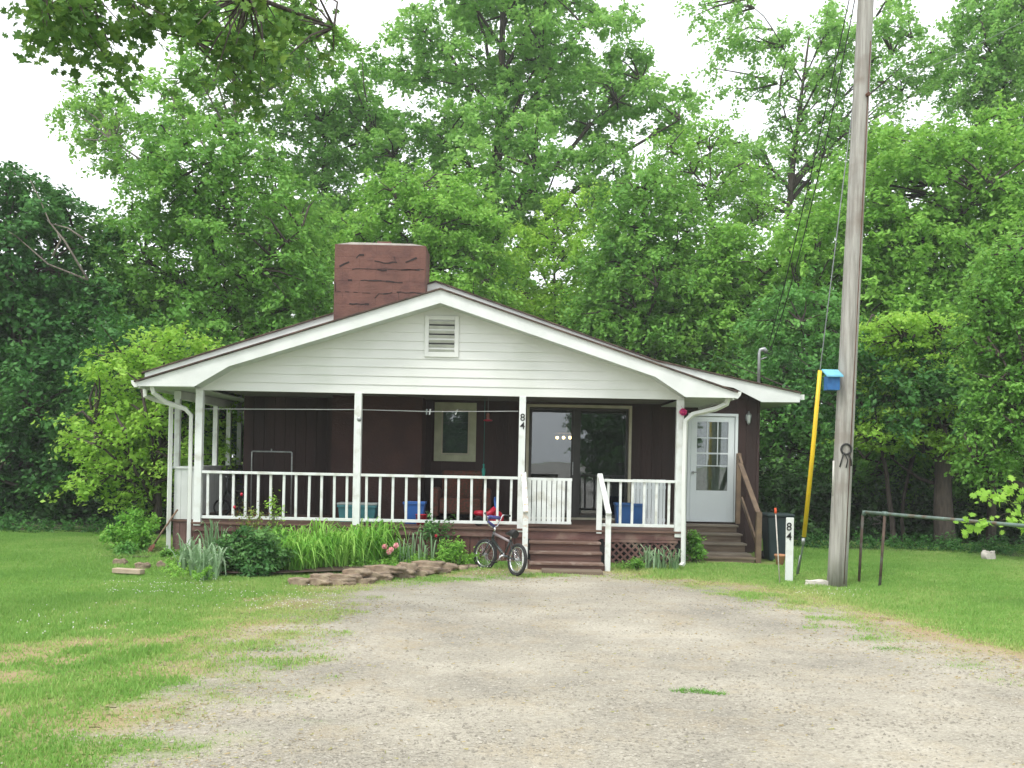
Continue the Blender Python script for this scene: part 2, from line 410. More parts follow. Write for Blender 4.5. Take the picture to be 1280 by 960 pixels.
# ------------------------------------------------------------------ ground
DRIVE_PX = [(150,975),(215,900),(262,862),(300,822),(352,790),(395,757),(430,737),(500,727),(600,721),(700,716),(800,721),(880,732),(960,746),(1040,764),(1100,785),(1180,812),(1280,836),(1400,862)]
DRIVE = [G(*p) for p in DRIVE_PX]
DRIVE = [(-2.9, 2.0), (-2.7, 4.8)]+DRIVE+[(7.5, 5.0), (7.6, 2.0)]
DRIVE = [( -3.2,-12.)]+DRIVE+[(7.6,-12.)]
DP = np.array(DRIVE)
def sdist(x, y):
    """signed distance to the driveway outline, + inside"""
    x = np.asarray(x, float); y = np.asarray(y, float)
    d = np.full(x.shape, 1e9); ins = np.zeros(x.shape, bool)
    n = len(DP)
    for i in range(n):
        x0, y0 = DP[i]; x1, y1 = DP[(i+1) % n]
        ex, ey = x1-x0, y1-y0
        t = np.clip(((x-x0)*ex+(y-y0)*ey)/(ex*ex+ey*ey+1e-12), 0, 1)
        d = np.minimum(d, np.hypot(x-x0-t*ex, y-y0-t*ey))
        c = ((y0 > y) != (y1 > y)) & (x < (x1-x0)*(y-y0)/(y1-y0+1e-12)+x0)
        ins ^= c
    return np.where(ins, d, -d)
_rs = np.random.default_rng(3)
_ph = _rs.uniform(0, 6.28, (24, 2)); _dr = _rs.normal(size=(24, 2))
def nz(x, y, f=1.0, k=0):
    v = 0; a = 1; tot = 0
    for i in range(8):
        q = (i+k) % 24; ff = f*(1.45**i)
        v = v+a*np.sin(x*ff*_dr[q, 0]+y*ff*_dr[q, 1]+_ph[q, 0])*np.cos(y*ff*_dr[(q+5) % 24, 0]-x*ff*_dr[(q+7) % 24, 1]+_ph[q, 1])
        tot += a; a *= .78
    return v/tot*2.2
def sstep(a, b, v):
    t = np.clip((v-a)/(b-a), 0, 1); return t*t*(3-2*t)
def gz(x, y):
    x = np.asarray(x, float); y = np.asarray(y, float)
    h = .05*sstep(14.9, 17.0, y)+.02*nz(x, y, .5)*sstep(30, 20, np.hypot(x, y-12))
    return h
def gravel_mask(x, y):
    return sstep(-.75, .75, sdist(x, y)+.38*nz(x, y, 1.3, 3)+.42*nz(x, y, 4.5, 6))

def ground_mat(name, is_drive):
    m = bpy.data.materials.new(name); m.use_nodes = True
    nt = m.node_tree; N = nt.nodes; L = nt.links; b = N['Principled BSDF']
    b.inputs['Roughness'].default_value = .95; b.inputs['Specular IOR Level'].default_value = .15
    tc = N.new('ShaderNodeTexCoord')
    def noise(sc, det=8, rough=.6):
        n = N.new('ShaderNodeTexNoise'); n.inputs['Scale'].default_value = sc; n.inputs['Detail'].default_value = det; n.inputs['Roughness'].default_value = rough
        L.new(tc.outputs['Object'], n.inputs['Vector']); return n.outputs['Fac']
    def ramp(src, stops):
        r = N.new('ShaderNodeValToRGB'); e = r.color_ramp.elements
        e[0].position = stops[0][0]; e[0].color = (*stops[0][1], 1); e[1].position = stops[-1][0]; e[1].color = (*stops[-1][1], 1)
        for p, c in stops[1:-1]: q = e.new(p); q.color = (*c, 1)
        L.new(src, r.inputs['Fac']); return r.outputs['Color']
    def mix(f, a, bb, mode='MIX'):
        x = N.new('ShaderNodeMix'); x.data_type = 'RGBA'; x.blend_type = mode
        if isinstance(f, float): x.inputs['Factor'].default_value = f
        else: L.new(f, x.inputs['Factor'])
        for s, v in (('A', a), ('B', bb)):
            if isinstance(v, tuple): x.inputs[s].default_value = (*v, 1)
            else: L.new(v, x.inputs[s])
        return x.outputs['Result']
    vor = N.new('ShaderNodeTexVoronoi'); vor.inputs['Scale'].default_value = 55; L.new(tc.outputs['Object'], vor.inputs['Vector'])
    vc = N.new('ShaderNodeSeparateColor'); L.new(vor.outputs['Color'], vc.inputs[0])
    stones = ramp(vc.outputs[0], [(0, (.22,.205,.175)), (.5, (.34,.315,.265)), (.85, (.45,.42,.35)), (1, (.54,.51,.44))])
    dust = ramp(noise(.55, 10, .62), [(.34, (.22,.205,.17)), (.5, (.36,.33,.265)), (.66, (.52,.48,.39))])
    grav = mix(.40, dust, stones)
    tan = ramp(noise(1.3, 10, .7), [(.50, (0,0,0)), (.72, (1,1,1))])
    grav = mix(tan, grav, mix(.5, grav, (.40,.32,.20)))
    grass = ramp(noise(2.2, 9, .65), [(.3, (.13,.21,.05)), (.5, (.18,.26,.065)), (.72, (.30,.28,.13))])
    at = N.new('ShaderNodeAttribute'); at.attribute_name = 'gravel'
    dr = N.new('ShaderNodeAttribute'); dr.attribute_name = 'dry'
    grass = mix(dr.outputs['Fac'], grass, (.36,.27,.16))
    c = mix(at.outputs['Fac'], grass, grav)
    L.new(c, b.inputs['Base Color'])
    bp = N.new('ShaderNodeBump'); bp.inputs['Strength'].default_value = .7; bp.inputs['Distance'].default_value = .02
    ad = N.new('ShaderNodeMath'); ad.operation = 'ADD'; L.new(noise(14, 6, .7), ad.inputs[0]); L.new(vor.outputs['Distance'], ad.inputs[1])
    L.new(ad.outputs[0], bp.inputs['Height']); L.new(bp.outputs[0], b.inputs['Normal'])
    return m

def dryness(x, y):
    x = np.asarray(x, float); y = np.asarray(y, float)
    s = sdist(x, y)
    edge = np.exp(-((s+.35)/.55)**2)*sstep(-.3, .5, nz(x, y, 1.1, 9)+.25)
    rightsoil = np.exp(-((s+.25)/.5)**2)*sstep(3.2, 4.5, x)*sstep(13.5, 11.5, y)
    left = .9*sstep(-.15, .7, nz(x, y, .9, 2))*sstep(-1.5, -3.5, x)*sstep(14.5, 12.5, y)
    return np.clip(np.maximum(np.maximum(edge*.8, rightsoil*1.1), left), 0, 1)

xs = np.arange(-16, 16.01, .10); ys = np.arange(3, 26.01, .10)
XX, YY = np.meshgrid(xs, ys)
ZZ = gz(XX, YY); GM = gravel_mask(XX, YY); DR = dryness(XX, YY)
nx, ny = len(xs), len(ys)
idx = np.arange(nx*ny).reshape(ny, nx)
quads = np.stack([idx[:-1, :-1], idx[:-1, 1:], idx[1:, 1:], idx[1:, :-1]], -1).reshape(-1, 4)
V = np.stack([XX, YY, ZZ], -1).reshape(-1, 3)
def pt_attr(me, nm, vals):
    a = me.attributes.new(nm, 'FLOAT', 'POINT'); a.data.foreach_set('value', vals.astype(np.float32).ravel())
# lawn: the fine sheet plus a skirt that runs out to the horizon, one mesh
big = 600.0
ring = [(-16,3),(16,3),(16,26),(-16,26)]
ob = [(-big,-big),(big,-big),(big,big),(-big,big)]
me = npmesh('lawn', V, quads)
pt_attr(me, 'gravel', GM); pt_attr(me, 'dry', DR)
bm = bmesh.new(); bm.from_mesh(me)
iv = [bm.verts.new((x, y, -.02)) for x, y in ring]; ov = [bm.verts.new((x, y, -.02)) for x, y in ob]
for i in range(4): bm.faces.new((iv[i], ov[i], ov[(i+1) % 4], iv[(i+1) % 4])).normal_flip()
bm.normal_update(); bm.to_mesh(me); bm.free()
for p in me.polygons: pass
me.polygons.foreach_set('use_smooth', [True]*len(me.polygons))
lawn = link('lawn', me, ground_mat('lawn_ground', False)); tag(lawn, kind='structure')
# driveway: sheet 5 mm above the lawn, ragged outline
keep = (sdist(XX, YY)+.55*nz(XX, YY, 1.3, 3) > -.70)
kq = keep.reshape(-1)[quads].all(1)
used = np.unique(quads[kq]); remap = -np.ones(nx*ny, int); remap[used] = np.arange(len(used))
Vd = V[used].copy(); Vd[:, 2] += .006
me = npmesh('driveway', Vd, remap[quads[kq]])
pt_attr(me, 'gravel', GM.reshape(-1)[used]); pt_attr(me, 'dry', DR.reshape(-1)[used])
me.polygons.foreach_set('use_smooth', [True]*len(me.polygons))
drive = link('driveway', me, ground_mat('driveway_gravel', True)); tag(drive, kind='structure')
# unseen gravel sheet behind the camera, spread wide to pale the door glass reflection
mb = MB(); mb.add([(-90,-500,.0),(90,-500,.0),(90,2.99,.0),(-90,2.99,.0)], [(0,1,2,3)])
near = mb.build('reflection_ground', mat('reflection_gravel', (.30,.28,.25), (.42,.40,.36), 2, .95, .6, 30)); tag(near, kind='structure')
# woodland floor
mb = MB()
wf = [(-60,20.6),(-9.5,20.4),(-6.9,21.2),(-6.6,29.5),(5.6,29.5),(5.7,22.0),(7.2,20.4),(9.6,19.6),(12,18.2),(60,17.5),(60,120),(-60,120)]
mb.add([(x, y, .075) for x, y in wf], [tuple(range(len(wf)))])
wfo = mb.build('woodland_floor', mat('leaf_litter', (.045,.035,.022), (.025,.03,.014), 5, .95, .6, 20)); tag(wfo, kind='structure')

# grass blades
def grass_field(name, n, region, rng, h=(.025,.055), w=(.005,.009), maskfun=None, material='grass', dens_fall=True):
    x = rng.uniform(region[0], region[1], n*3); y = region[2]+(region[3]-region[2])*rng.uniform(0, 1, n*3)
    inside = np.abs(x) < .545*y+3.6
    g = gravel_mask(x, y); keep = rng.uniform(0, 1, n*3)**.6 > g*1.06
    dry = dryness(x, y); keep &= rng.uniform(0, 1, n*3) > dry*.75
    keep &= inside
    if maskfun is not None: keep &= maskfun(x, y)
    x = x[keep][:n]; y = y[keep][:n]; dry = dry[keep][:n]; n = len(x)
    z = gz(x, y); hh = rng.uniform(*h, n)*(1+.45*nz(x, y, .8, 11)); hh = np.clip(hh, .02, .16)*(1-.4*dry)*(1-.5*gravel_mask(x, y))
    ww = rng.uniform(*w, n)*(.5+y/18)
    a = rng.uniform(0, 6.28, n); lean = rng.uniform(0, .8, n)*hh; la = rng.uniform(0, 6.28, n)
    V = np.empty((n, 3, 3))
    V[:, 0] = np.stack([x-np.cos(a)*ww, y-np.sin(a)*ww, z], -1)
    V[:, 1] = np.stack([x+np.cos(a)*ww, y+np.sin(a)*ww, z], -1)
    V[:, 2] = np.stack([x+np.cos(la)*lean, y+np.sin(la)*lean, z+hh], -1)
    patch = nz(x, y, .7, 4)
    rnd = .42+.24*patch+rng.normal(0, .16, n)+.45*dry+.35*gravel_mask(x, y)
    me = npmesh(name, V.reshape(-1, 3), np.arange(n*3).reshape(n, 3), rnd)
    return me
rng = np.random.default_rng(11)
def not_house(x, y): return ~((x > -5.9) & (x < 4.7) & (y > 16.9)) & ~((x > .2) & (x < 1.6) & (y > 15.4))
me = grass_field('grass', 880000, (-15, 15, 5.0, 22.5), rng, maskfun=not_house)
g = link('grass', me, GREEN['grass']); tag(g, 'mown green grass of the lawn either side of the gravel drive', 'grass', kind='stuff')

for i, (px, py, w_, k) in enumerate(((865, 868, .16, 260), (896, 871, .09, 90), (1110, 812, .2, 120), (330, 812, .2, 120))):
    cx_, cy_ = G(px, py); a = rng.uniform(0, 6.28, k); q = rng.uniform(0, 1, k)**.7*w_; x = cx_+np.cos(a)*q; y = cy_+np.sin(a)*q*.5; z = gz(x, y)+.004
    a = rng.uniform(0, 6.28, k); la = rng.uniform(0, 6.28, k); hh = rng.uniform(.02, .06, k); V = np.empty((k, 3, 3))
    V[:, 0] = np.stack([x-np.cos(a)*.004, y-np.sin(a)*.004, z], -1); V[:, 1] = np.stack([x+np.cos(a)*.004, y+np.sin(a)*.004, z], -1); V[:, 2] = np.stack([x+np.cos(la)*hh, y+np.sin(la)*hh, z+hh*.6], -1)
    o = link('grass_tuft', npmesh('grass_tuft', V.reshape(-1, 3), np.arange(3*k).reshape(k, 3), rng.uniform(0, .7, k)), GREEN['mid'], loc=(cx_, cy_, 0))
    tag(o, ('flat grass tuft lying on the bare gravel at bottom centre right', 'smaller grass wisp just right of the flat tuft on the gravel', 'grass tuft at the right edge of the gravel below the lawn', 'grass tuft at the left edge of the gravel')[i], 'grass tuft')

# dry straw bits on the gravel and edges
n = 60000
x = rng.uniform(-7, 8, n); y = rng.uniform(5.2, 16, n); s = sdist(x, y)
k = (rng.uniform(0, 1, n) < .10+.9*np.exp(-((s-.1)/.7)**2)) & (s > -1.2) & (nz(x, y, 1.2, 13) > -.3)
x = x[k]; y = y[k]; n = len(x)
a = rng.uniform(0, 6.28, n); l = rng.uniform(.015, .05, n); z = gz(x, y)+.012
V = np.empty((n, 3, 3)); V[:, 0] = np.stack([x, y, z], -1); V[:, 1] = np.stack([x+np.cos(a+.1)*l, y+np.sin(a+.1)*l, z+rng.uniform(0, .012, n)], -1)
V[:, 2] = np.stack([x+np.cos(a-.1)*l, y+np.sin(a-.1)*l, z], -1)
o = link('straw', npmesh('straw', V.reshape(-1, 3), np.arange(3*n).reshape(n, 3), rng.uniform(0, 1, n)), GREEN['drygrass'])
tag(o, 'dry straw bits scattered along the gravel edges', 'straw', kind='stuff')

# loose gravel
n = 60000
y = 5.2+9.8*rng.uniform(0, 1, n)**1.3; x = rng.uniform(-1, 1, n)*.56*y
gm = gravel_mask(x, y); k = rng.uniform(0, 1, n) < gm*(.25+.5*(nz(x, y, 1.5, 8) > 0))
x = x[k]; y = y[k]; n = len(x); z = gz(x, y)+.008
r = rng.gamma(3, .0024, n).clip(.0025, .016)
octa = np.array([(1,0,0),(0,1,0),(-1,0,0),(0,-1,0),(0,0,.7),(0,0,-.7)])
of = np.array([(0,1,4),(1,2,4),(2,3,4),(3,0,4)])
a = rng.uniform(0, 6.28, n); ca, sa = np.cos(a), np.sin(a)
V = octa[None]*(r[:, None, None]*rng.uniform(.6, 1.35, (n, 6, 1)))
Vx = V[..., 0]*ca[:, None]-V[..., 1]*sa[:, None]; Vy = V[..., 0]*sa[:, None]+V[..., 1]*ca[:, None]
V = np.stack([Vx+x[:, None], Vy+y[:, None], V[..., 2]+z[:, None]], -1)
Fc = (of[None]+(np.arange(n)*6)[:, None, None]).reshape(-1, 3)
mg = leafmat('gravel_stone', (.21,.195,.16), (.31,.285,.235), (.42,.39,.33), trans=0, rough=.9)
o = link('loose_gravel', npmesh('loose_gravel', V.reshape(-1, 3), Fc, np.repeat(rng.uniform(0, 1, n), 4)), mg)
tag(o, 'loose grey and tan gravel stones on the drive', 'gravel', kind='stuff')

# clover flowers
def scatter_px(boxes, n):
    out = []
    for (x0, x1, y0, y1, k) in boxes:
        for _ in range(k): out.append(G(rng.uniform(x0, x1), rng.uniform(y0, y1)))
    return np.array(out)
pp = scatter_px([(130,290,728,748,120), (300,420,745,768,90), (200,420,735,770,50), (990,1090,738,750,40), (20,200,760,800,40), (590,640,715,725,16)], 0)
mb = MB()
for x, y in pp:
    zz = float(gz(x, y))+rng.uniform(.05, .08); r = rng.uniform(.005, .0085)
    mb.add([(x+r,y,zz),(x,y+r,zz),(x-r,y,zz),(x,y-r,zz),(x,y,zz+r),(x,y,zz-r)], [(0,1,4),(1,2,4),(2,3,4),(3,0,4),(1,0,5),(2,1,5),(3,2,5),(0,3,5)])
o = mb.build('clover_flowers', mat('clover_white', (.75,.74,.68), (.6,.6,.5), 20, .8)); tag(o, 'small white clover flowers dotted in the left lawn', 'flowers', kind='stuff')

# ------------------------------------------------------------------ HOUSE
YP = 16.70     # porch front
YW = 19.30     # front wall
DK = .625      # deck level
house = thing('house', 'low brown house with white gabled front porch and red brown chimney', 'house', (-.4, 20, 0))
H = house
def boards(mb, x0, x1, z0, z1, y0, y1, pitch=.20, gap=.010, holes=()):
    x = x0
    while x < x1-.01:
        xe = min(x+pitch-gap, x1); zs = [(z0, z1)]
        for (hx0, hx1, hz0, hz1) in holes:
            if xe > hx0 and x < hx1:
                new = []
                for (a, b) in zs:
                    if hz0 > a: new.append((a, min(b, hz0)))
                    if hz1 < b: new.append((max(a, hz1), b))
                if x < hx0-.01 and xe <= hx1+.3:
                    mb.box(x, hx0, y0, y1, hz0, hz1)
                if xe > hx1+.01 and x >= hx0-.3:
                    mb.box(hx1, xe, y0, y1, hz0, hz1)
                zs = new
        for a, b in zs:
            if b-a > .005: mb.box(x, xe, y0, y1, a, b)
        x += pitch
win = (-1.51, -.71, 1.72, 2.85)
pat = (.27, 2.30, DK+.01, 2.853)
dor = (3.40, 4.36, DK+.02, 2.74)
XL, XR, YB = -5.2, 4.78, 28.0
# backing shell (full height, holes framed as separate pieces)
mb = MB()
def hole_wall(mb, x0, x1, z0, z1, y0, y1, holes):
    hs = sorted(holes); x = x0
    for (a, b, c, d) in hs:
        mb.box(x, a, y0, y1, z0, z1)
        if c > z0: mb.box(a, b, y0, y1, z0, c)
        if d < z1: mb.box(a, b, y0, y1, d, z1)
        x = b
    mb.box(x, x1, y0, y1, z0, z1)
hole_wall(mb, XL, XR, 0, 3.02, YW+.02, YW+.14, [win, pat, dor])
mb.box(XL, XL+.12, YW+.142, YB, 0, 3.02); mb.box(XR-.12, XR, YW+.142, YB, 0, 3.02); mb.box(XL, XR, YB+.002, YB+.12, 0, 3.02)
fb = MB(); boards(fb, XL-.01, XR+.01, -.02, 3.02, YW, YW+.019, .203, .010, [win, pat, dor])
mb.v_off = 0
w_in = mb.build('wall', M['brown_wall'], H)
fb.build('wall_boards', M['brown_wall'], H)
# gable wall of the main house
mb = MB()
def ztop(x):
    pk = (-1.51, 5.11)
    if x < pk[0]: return pk[1]-.333*(pk[0]-x)
    if x < 2.71: return pk[1]-.337*(x-pk[0])
    return 3.688-.202*(x-2.71)
x = XL
while x < XR-.01:
    xe = min(x+.193, XR)
    mb.prism([(x, 3.022), (xe, 3.022), (xe, ztop(xe)-.04), (x, ztop(x)-.04)], YW, YW+.05); x += .203
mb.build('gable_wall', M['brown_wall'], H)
# interior
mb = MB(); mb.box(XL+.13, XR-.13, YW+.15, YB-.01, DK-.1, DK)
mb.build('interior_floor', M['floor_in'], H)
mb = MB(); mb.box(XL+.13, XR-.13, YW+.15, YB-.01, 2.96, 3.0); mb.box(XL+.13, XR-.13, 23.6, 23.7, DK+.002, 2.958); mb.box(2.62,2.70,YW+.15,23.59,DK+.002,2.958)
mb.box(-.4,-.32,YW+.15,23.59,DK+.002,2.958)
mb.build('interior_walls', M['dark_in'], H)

# porch deck
deck = MB()
y = YP-.08
while y < YW-.02:
    deck.box(-5.34, 2.95, y, min(y+.132, YW-.003), DK-.035, DK); y += .138
deck.box(-5.84, -5.345, 17.12, 23, DK-.035, DK)
deck.build('porch_floor', M['deck'], H, bevel=.003)
mb = MB(); mb.box(-5.32, .29, YP-.05, YP-.01, DK-.15, DK-.04); mb.box(1.50, 2.94, YP-.05, YP-.01, DK-.15, DK-.04); mb.box(.29,1.50, YP-.05, YP-.01, DK-.17, DK-.04)
mb.build('deck_edge_board', M['brown_trim'], H, bevel=.003)
# skirts
mb = MB(); boards(mb, -5.32, .25, 0, DK-.15, YP-.02, YP, .15, .012)
mb.build('skirt_boards', mat('skirt_paint', (.12,.055,.045), (.075,.035,.03), 6, .85, .2), H)
def lattice(mb, x0, x1, z0, z1, y, step=.125, w=.034):
    Hh = z1-z0
    for sgn, yy in ((1, y), (-1, y-.008)):
        k = x0-Hh
        while k < x1+Hh:
            if sgn > 0: a = Vector((k, yy, z0)); b = Vector((k+Hh, yy, z1))
            else: a = Vector((k, yy, z1)); b = Vector((k+Hh, yy, z0))
            if a.x < x0: t = (x0-a.x)/(b.x-a.x); a = a.lerp(b, t) if t < 1 else None
            if a is not None and b.x > x1:
                t = (x1-a.x)/(b.x-a.x) if b.x != a.x else 0
                b = a.lerp(b, t) if t > 0 else None
            if a is not None and b is not None and (b-a).length > .03: mb.bar(a, b, .006, w, up=(0, 0, 1))
            k += step
mb = MB(); lattice(mb, 1.58, 2.78, .0, DK-.15, YP-.02)
mb.box(1.56, 2.80, YP-.045, YP-.030, DK-.20, DK-.152)
mb.build('lattice_skirt', M['brown_trim'], H)
mb = MB(); lattice(mb, .25, .32, 0, .4, YP)
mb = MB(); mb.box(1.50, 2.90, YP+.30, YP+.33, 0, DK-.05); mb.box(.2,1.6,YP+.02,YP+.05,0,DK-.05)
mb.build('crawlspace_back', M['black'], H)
# left bump: brown boards beneath white solid half wall
mb = MB(); boards(mb, -5.80, -5.35, 0.0, DK-.04, 17.14, 17.17, .11, .008)
mb2 = MB()
yy = 17.2
while yy < 23: mb.box(-5.83, -5.81, yy, yy+.13, 0, DK-.04); yy += .14
mb.build('side_skirt', mat('side_skirt_paint', (.20,.12,.105), (.13,.08,.07), 9, .85, .2, stretch=(1,1,.3)), H)
mb = MB(); boards(mb, -5.80, -5.34, DK+.01, 1.50, 17.14, 17.165, .115, .004)
yy = 17.22
while yy < 22.9: mb.box(-5.83, -5.805, yy, yy+.135, DK+.01, 1.50); yy += .145
mb.build('side_half_wall', M['white'], H)
mb = MB(); mb.box(-5.87, -5.33, 17.11, 17.20, 1.502, 1.54); mb.box(-5.87, -5.77, 17.2, 22.9, 1.502, 1.54)
mb.build('side_rail_cap', M['white_rail'], H, bevel=.004)

# posts
PX = [-5.245, -2.59, .16, 2.80]
posts = []
for i, x in enumerate(PX):
    w = .060 if i != 2 else .055
    mb = MB(); mb.box(x-w, x+w, YP-.07, YP+.05, DK-.06 if i in (0,1,2) else DK-.10, 2.83)
    posts.append(mb.build('porch_post', M['white_rail'], H, bevel=.006))
for (yy) in (17.19, 19.4, 20.3, 21.1, 22.4):
    mb = MB(); mb.box(-5.84, -5.75, yy, yy+.09, 1.542 if yy > 17 else DK, 2.70); mb.build('porch_post', M['white_rail'], H, bevel=.005)
# railings
def railing(x0, x1, y=YP-.01, z0=.735, z1=1.486, step=.2108, gate=False):
    mb = MB(); mb.box(x0, x1, y-.045, y+.045, z1-.045, z1)
    r = mb.build('porch_railing', M['white_rail'], H, bevel=.004)
    mb = MB(); mb.box(x0, x1, y-.022, y+.022, z0-.05, z0); mb.build('bottom_rail', M['white_rail'], r, bevel=.004)
    n = int(round((x1-x0)/step)); st = (x1-x0)/n
    for i in range(n):
        xx = x0+st*(i+.5)+random.uniform(-.006, .006); b = MB()
        b.bar((xx, y, z0+.001), (xx+random.uniform(-.006, .006), y, z1-.046), .040, .040); b.build('baluster', M['white_rail'], r)
railing(PX[0]+.061, PX[1]-.061); railing(PX[1]+.061, PX[2]-.056); railing(1.52, PX[3]-.061, z0=.735, z1=1.478)
# gate
gt = MB(); gx0, gx1 = .26, 1.02; gy = YP+.08
gt.box(gx0, gx1, gy-.02, gy+.02, 1.43, 1.475)
gate = gt.build('porch_gate', M['white_rail'], H, bevel=.003)
gt = MB(); gt.box(gx0, gx1, gy-.02, gy+.02, .70, .745); gt.build('bottom_rail', M['white_rail'], gate, bevel=.003)
xx = gx0
for i in range(9):
    b = MB(); ww = .074 if i not in (7,) else .05
    b.box(xx+.003, xx+ww, gy-.035, gy-.021, .705, 1.47); b.build('gate_board', M['white_rail'], gate); xx += .0845
# step handrails (white, peeling)
for (xt, xn, nm) in ((.20, .235, 0), (1.476, 1.56, 1)):
    mb = MB()
    mb.bar((xt, YP-.02, 1.55), (xn, 15.86, .93), .085, .055)
    if nm: mb.bar((xt-.0, YP-.03, DK-.06), (xt, YP-.03, 1.54), .09, .09, up=(0,1,0))
    mb.bar((xn, 15.93, -.02), (xn, 15.93, .91), .088, .088, up=(0,1,0))
    mb.bar((xt+.01, YP-.06, .80), (xn, 15.97, .30), .035, .08) if not nm else None
    mb.build('step_handrail', M['white_peel'] if nm == 0 else M['white_rail'], H, bevel=.007)
# front steps
st = MB(); trd = MB()
lv = [(16.37, .435), (16.10, .29), (15.83, .145)]
prevY = YP-.052
for i, (yf, z) in enumerate(lv):
    trd.box(.31, 1.49, yf-.03, prevY-.002, z-.035, z)
    st.box(.33, 1.47, yf, yf+.02, (lv[i+1][1] if i < 2 else .0), z-.037)
    prevY = yf
st.box(.33, 1.47, YP-.051, YP-.02, .435, DK-.171)
st.box(.29, .325, 15.86, YP-.06, .0, .11); st.box(1.475, 1.51, 15.86, YP-.06, .0, .11)
stair = st.build('front_steps', M['step'], H); trd.build('treads', M['tread'], stair, bevel=.006)
mb = MB(); mb.box(.50, 1.45, 15.45, 15.80, -.02, .062); mb.build('step_pad', M['old_wood'], H, bevel=.012)
# side steps at white door
st = MB(); trd = MB()
lv = [(18.90, .610), (18.55, .47), (18.20, .32), (17.85, .165)]
prevY = YW-.003
for i, (yf, z) in enumerate(lv):
    trd.box(2.93, 4.32, yf-.02, prevY-.002, z-.035, z); prevY = yf
    st.box(2.96, 4.29, yf+.01, yf+.03, (lv[i+1][1] if i < 3 else 0), z-.037)
stair = st.build('side_steps', M['old_wood'], H); trd.build('treads', mat('tread_grey', (.27,.23,.18), (.18,.15,.11), 6, .85, .2, stretch=(.4,4,4)), stair, bevel=.005)
mb = MB(); mb.box(2.96, 4.29, 17.50, 17.53, .0, .10); mb.box(2.93,4.32,17.48,17.83,.10,.13); mb.build('bottom_step', M['old_wood'], H)
mb = MB()
mb.bar((4.33, 18.9, 1.78), (4.36, 17.48, .87), .09, .035); mb.bar((4.37, 18.9, 1.12), (4.37, 17.5, .27), .035, .09)
mb.bar((4.36, 17.52, -.02), (4.36, 17.52, .94), .095, .095, up=(0,1,0)); mb.bar((4.37, 19.2, DK), (4.37, 19.2, 1.98), .085, .085, up=(0,1,0))
mb.bar((4.36,18.9,1.78),(4.37,19.2,1.97),.05,.05)
mb.build('side_handrail', M['rail_wood'], H, bevel=.004)

# gable front
ZB = 2.83; pkx, pkz = -1.22, 4.52
def zline(x): return pkz-.326*abs(x-pkx)
mb = MB(); z = ZB; ex = .148
while z < pkz-.2:
    z1 = min(z+ex, pkz-.12)
    def xr(zz): 
        h = (pkz-.05-zz)/.326; return (max(pkx-h, -5.31), min(pkx+h, 2.86))
    a0, a1 = xr(z); b0, b1 = xr(z1)
    yb = YP-.056; yt = YP-.042
    vs = [(a0, yb, z), (a1, yb, z), (b1, yt, z1), (b0, yt, z1), (a0, YP-.02, z), (a1, YP-.02, z), (b1, YP-.02, z1), (b0, YP-.02, z1)]
    mb.add(vs, [(0,1,2,3), (0,4,5,1), (3,2,6,7), (4,7,6,5), (0,3,7,4), (1,5,6,2)])
    z += ex
mb.build('gable_siding', M['siding'], H)
mb = MB(); mb.box(-5.31, 2.86, YP-.02+.002, YP+.05, ZB+.003, ZB+.22); mb.build('porch_beam', M['white'], H)
# gable vent
vf = MB(); X0, X1, Z0, Z1 = -1.50, -.93, 3.46, 4.15; y0 = YP-.085
vf.box(X0, X0+.07, y0, YP-.045, Z0, Z1); vf.box(X1-.07, X1, y0, YP-.045, Z0, Z1); vf.box(X0+.07, X1-.07, y0, YP-.045, Z1-.07, Z1); vf.box(X0+.07, X1-.07, y0, YP-.045, Z0, Z0+.08)
vent = vf.build('gable_vent', M['siding'], H, bevel=.004)
vl = MB(); z = Z0+.085
while z < Z1-.09: vl.bar((X0+.075, YP-.068, z+.02), (X1-.075, YP-.068, z+.02), .056, .008, up=(0,.8,.6)); z += .078
vl.build('louvres', mat('louvre_grey', (.55,.57,.52), (.45,.47,.43), 5, .7), vent)
vb = MB(); vb.box(X0+.07, X1-.07, YP-.05, YP-.046, Z0+.08, Z1-.07); vb.build('vent_backing', M['black'], vent)
# rake fascia
LT, RT = -6.13, 3.61
Yf = 16.25
def fascia(mb, pts_top, pts_bot, y0, y1):
    mb.prism([*pts_bot, *reversed(pts_top)], y0, y1)
mb = MB()
top = [(LT, zline(LT)), (pkx, pkz)]; bot = [(LT, 2.85), (-5.21, 2.86), (-4.66, zline(-4.66)-.20), (pkx, pkz-.215)]
fascia(mb, top, bot, Yf, Yf+.03)
top = [(pkx, pkz), (RT, zline(RT))]; bot = [(pkx, pkz-.215), (2.31, zline(2.31)-.20), (2.81, 2.85), (RT, 2.85)]
mb2 = MB(); fascia(mb, top, bot, Yf, Yf+.03)
mb.build('rake_fascia', M['white'], H)
# eave ends and soffits
mb = MB()
mb.box(LT+.02, -5.25, Yf+.035, 23.3, 2.852, 2.865)      # left soffit
mb.box(2.87, RT-.02, Yf+.035, YW-.01, 2.852, 2.865)
for sx, x0, x1 in ((-1, -5.21, -4.66), (1, 2.31, 2.81)):
    pass
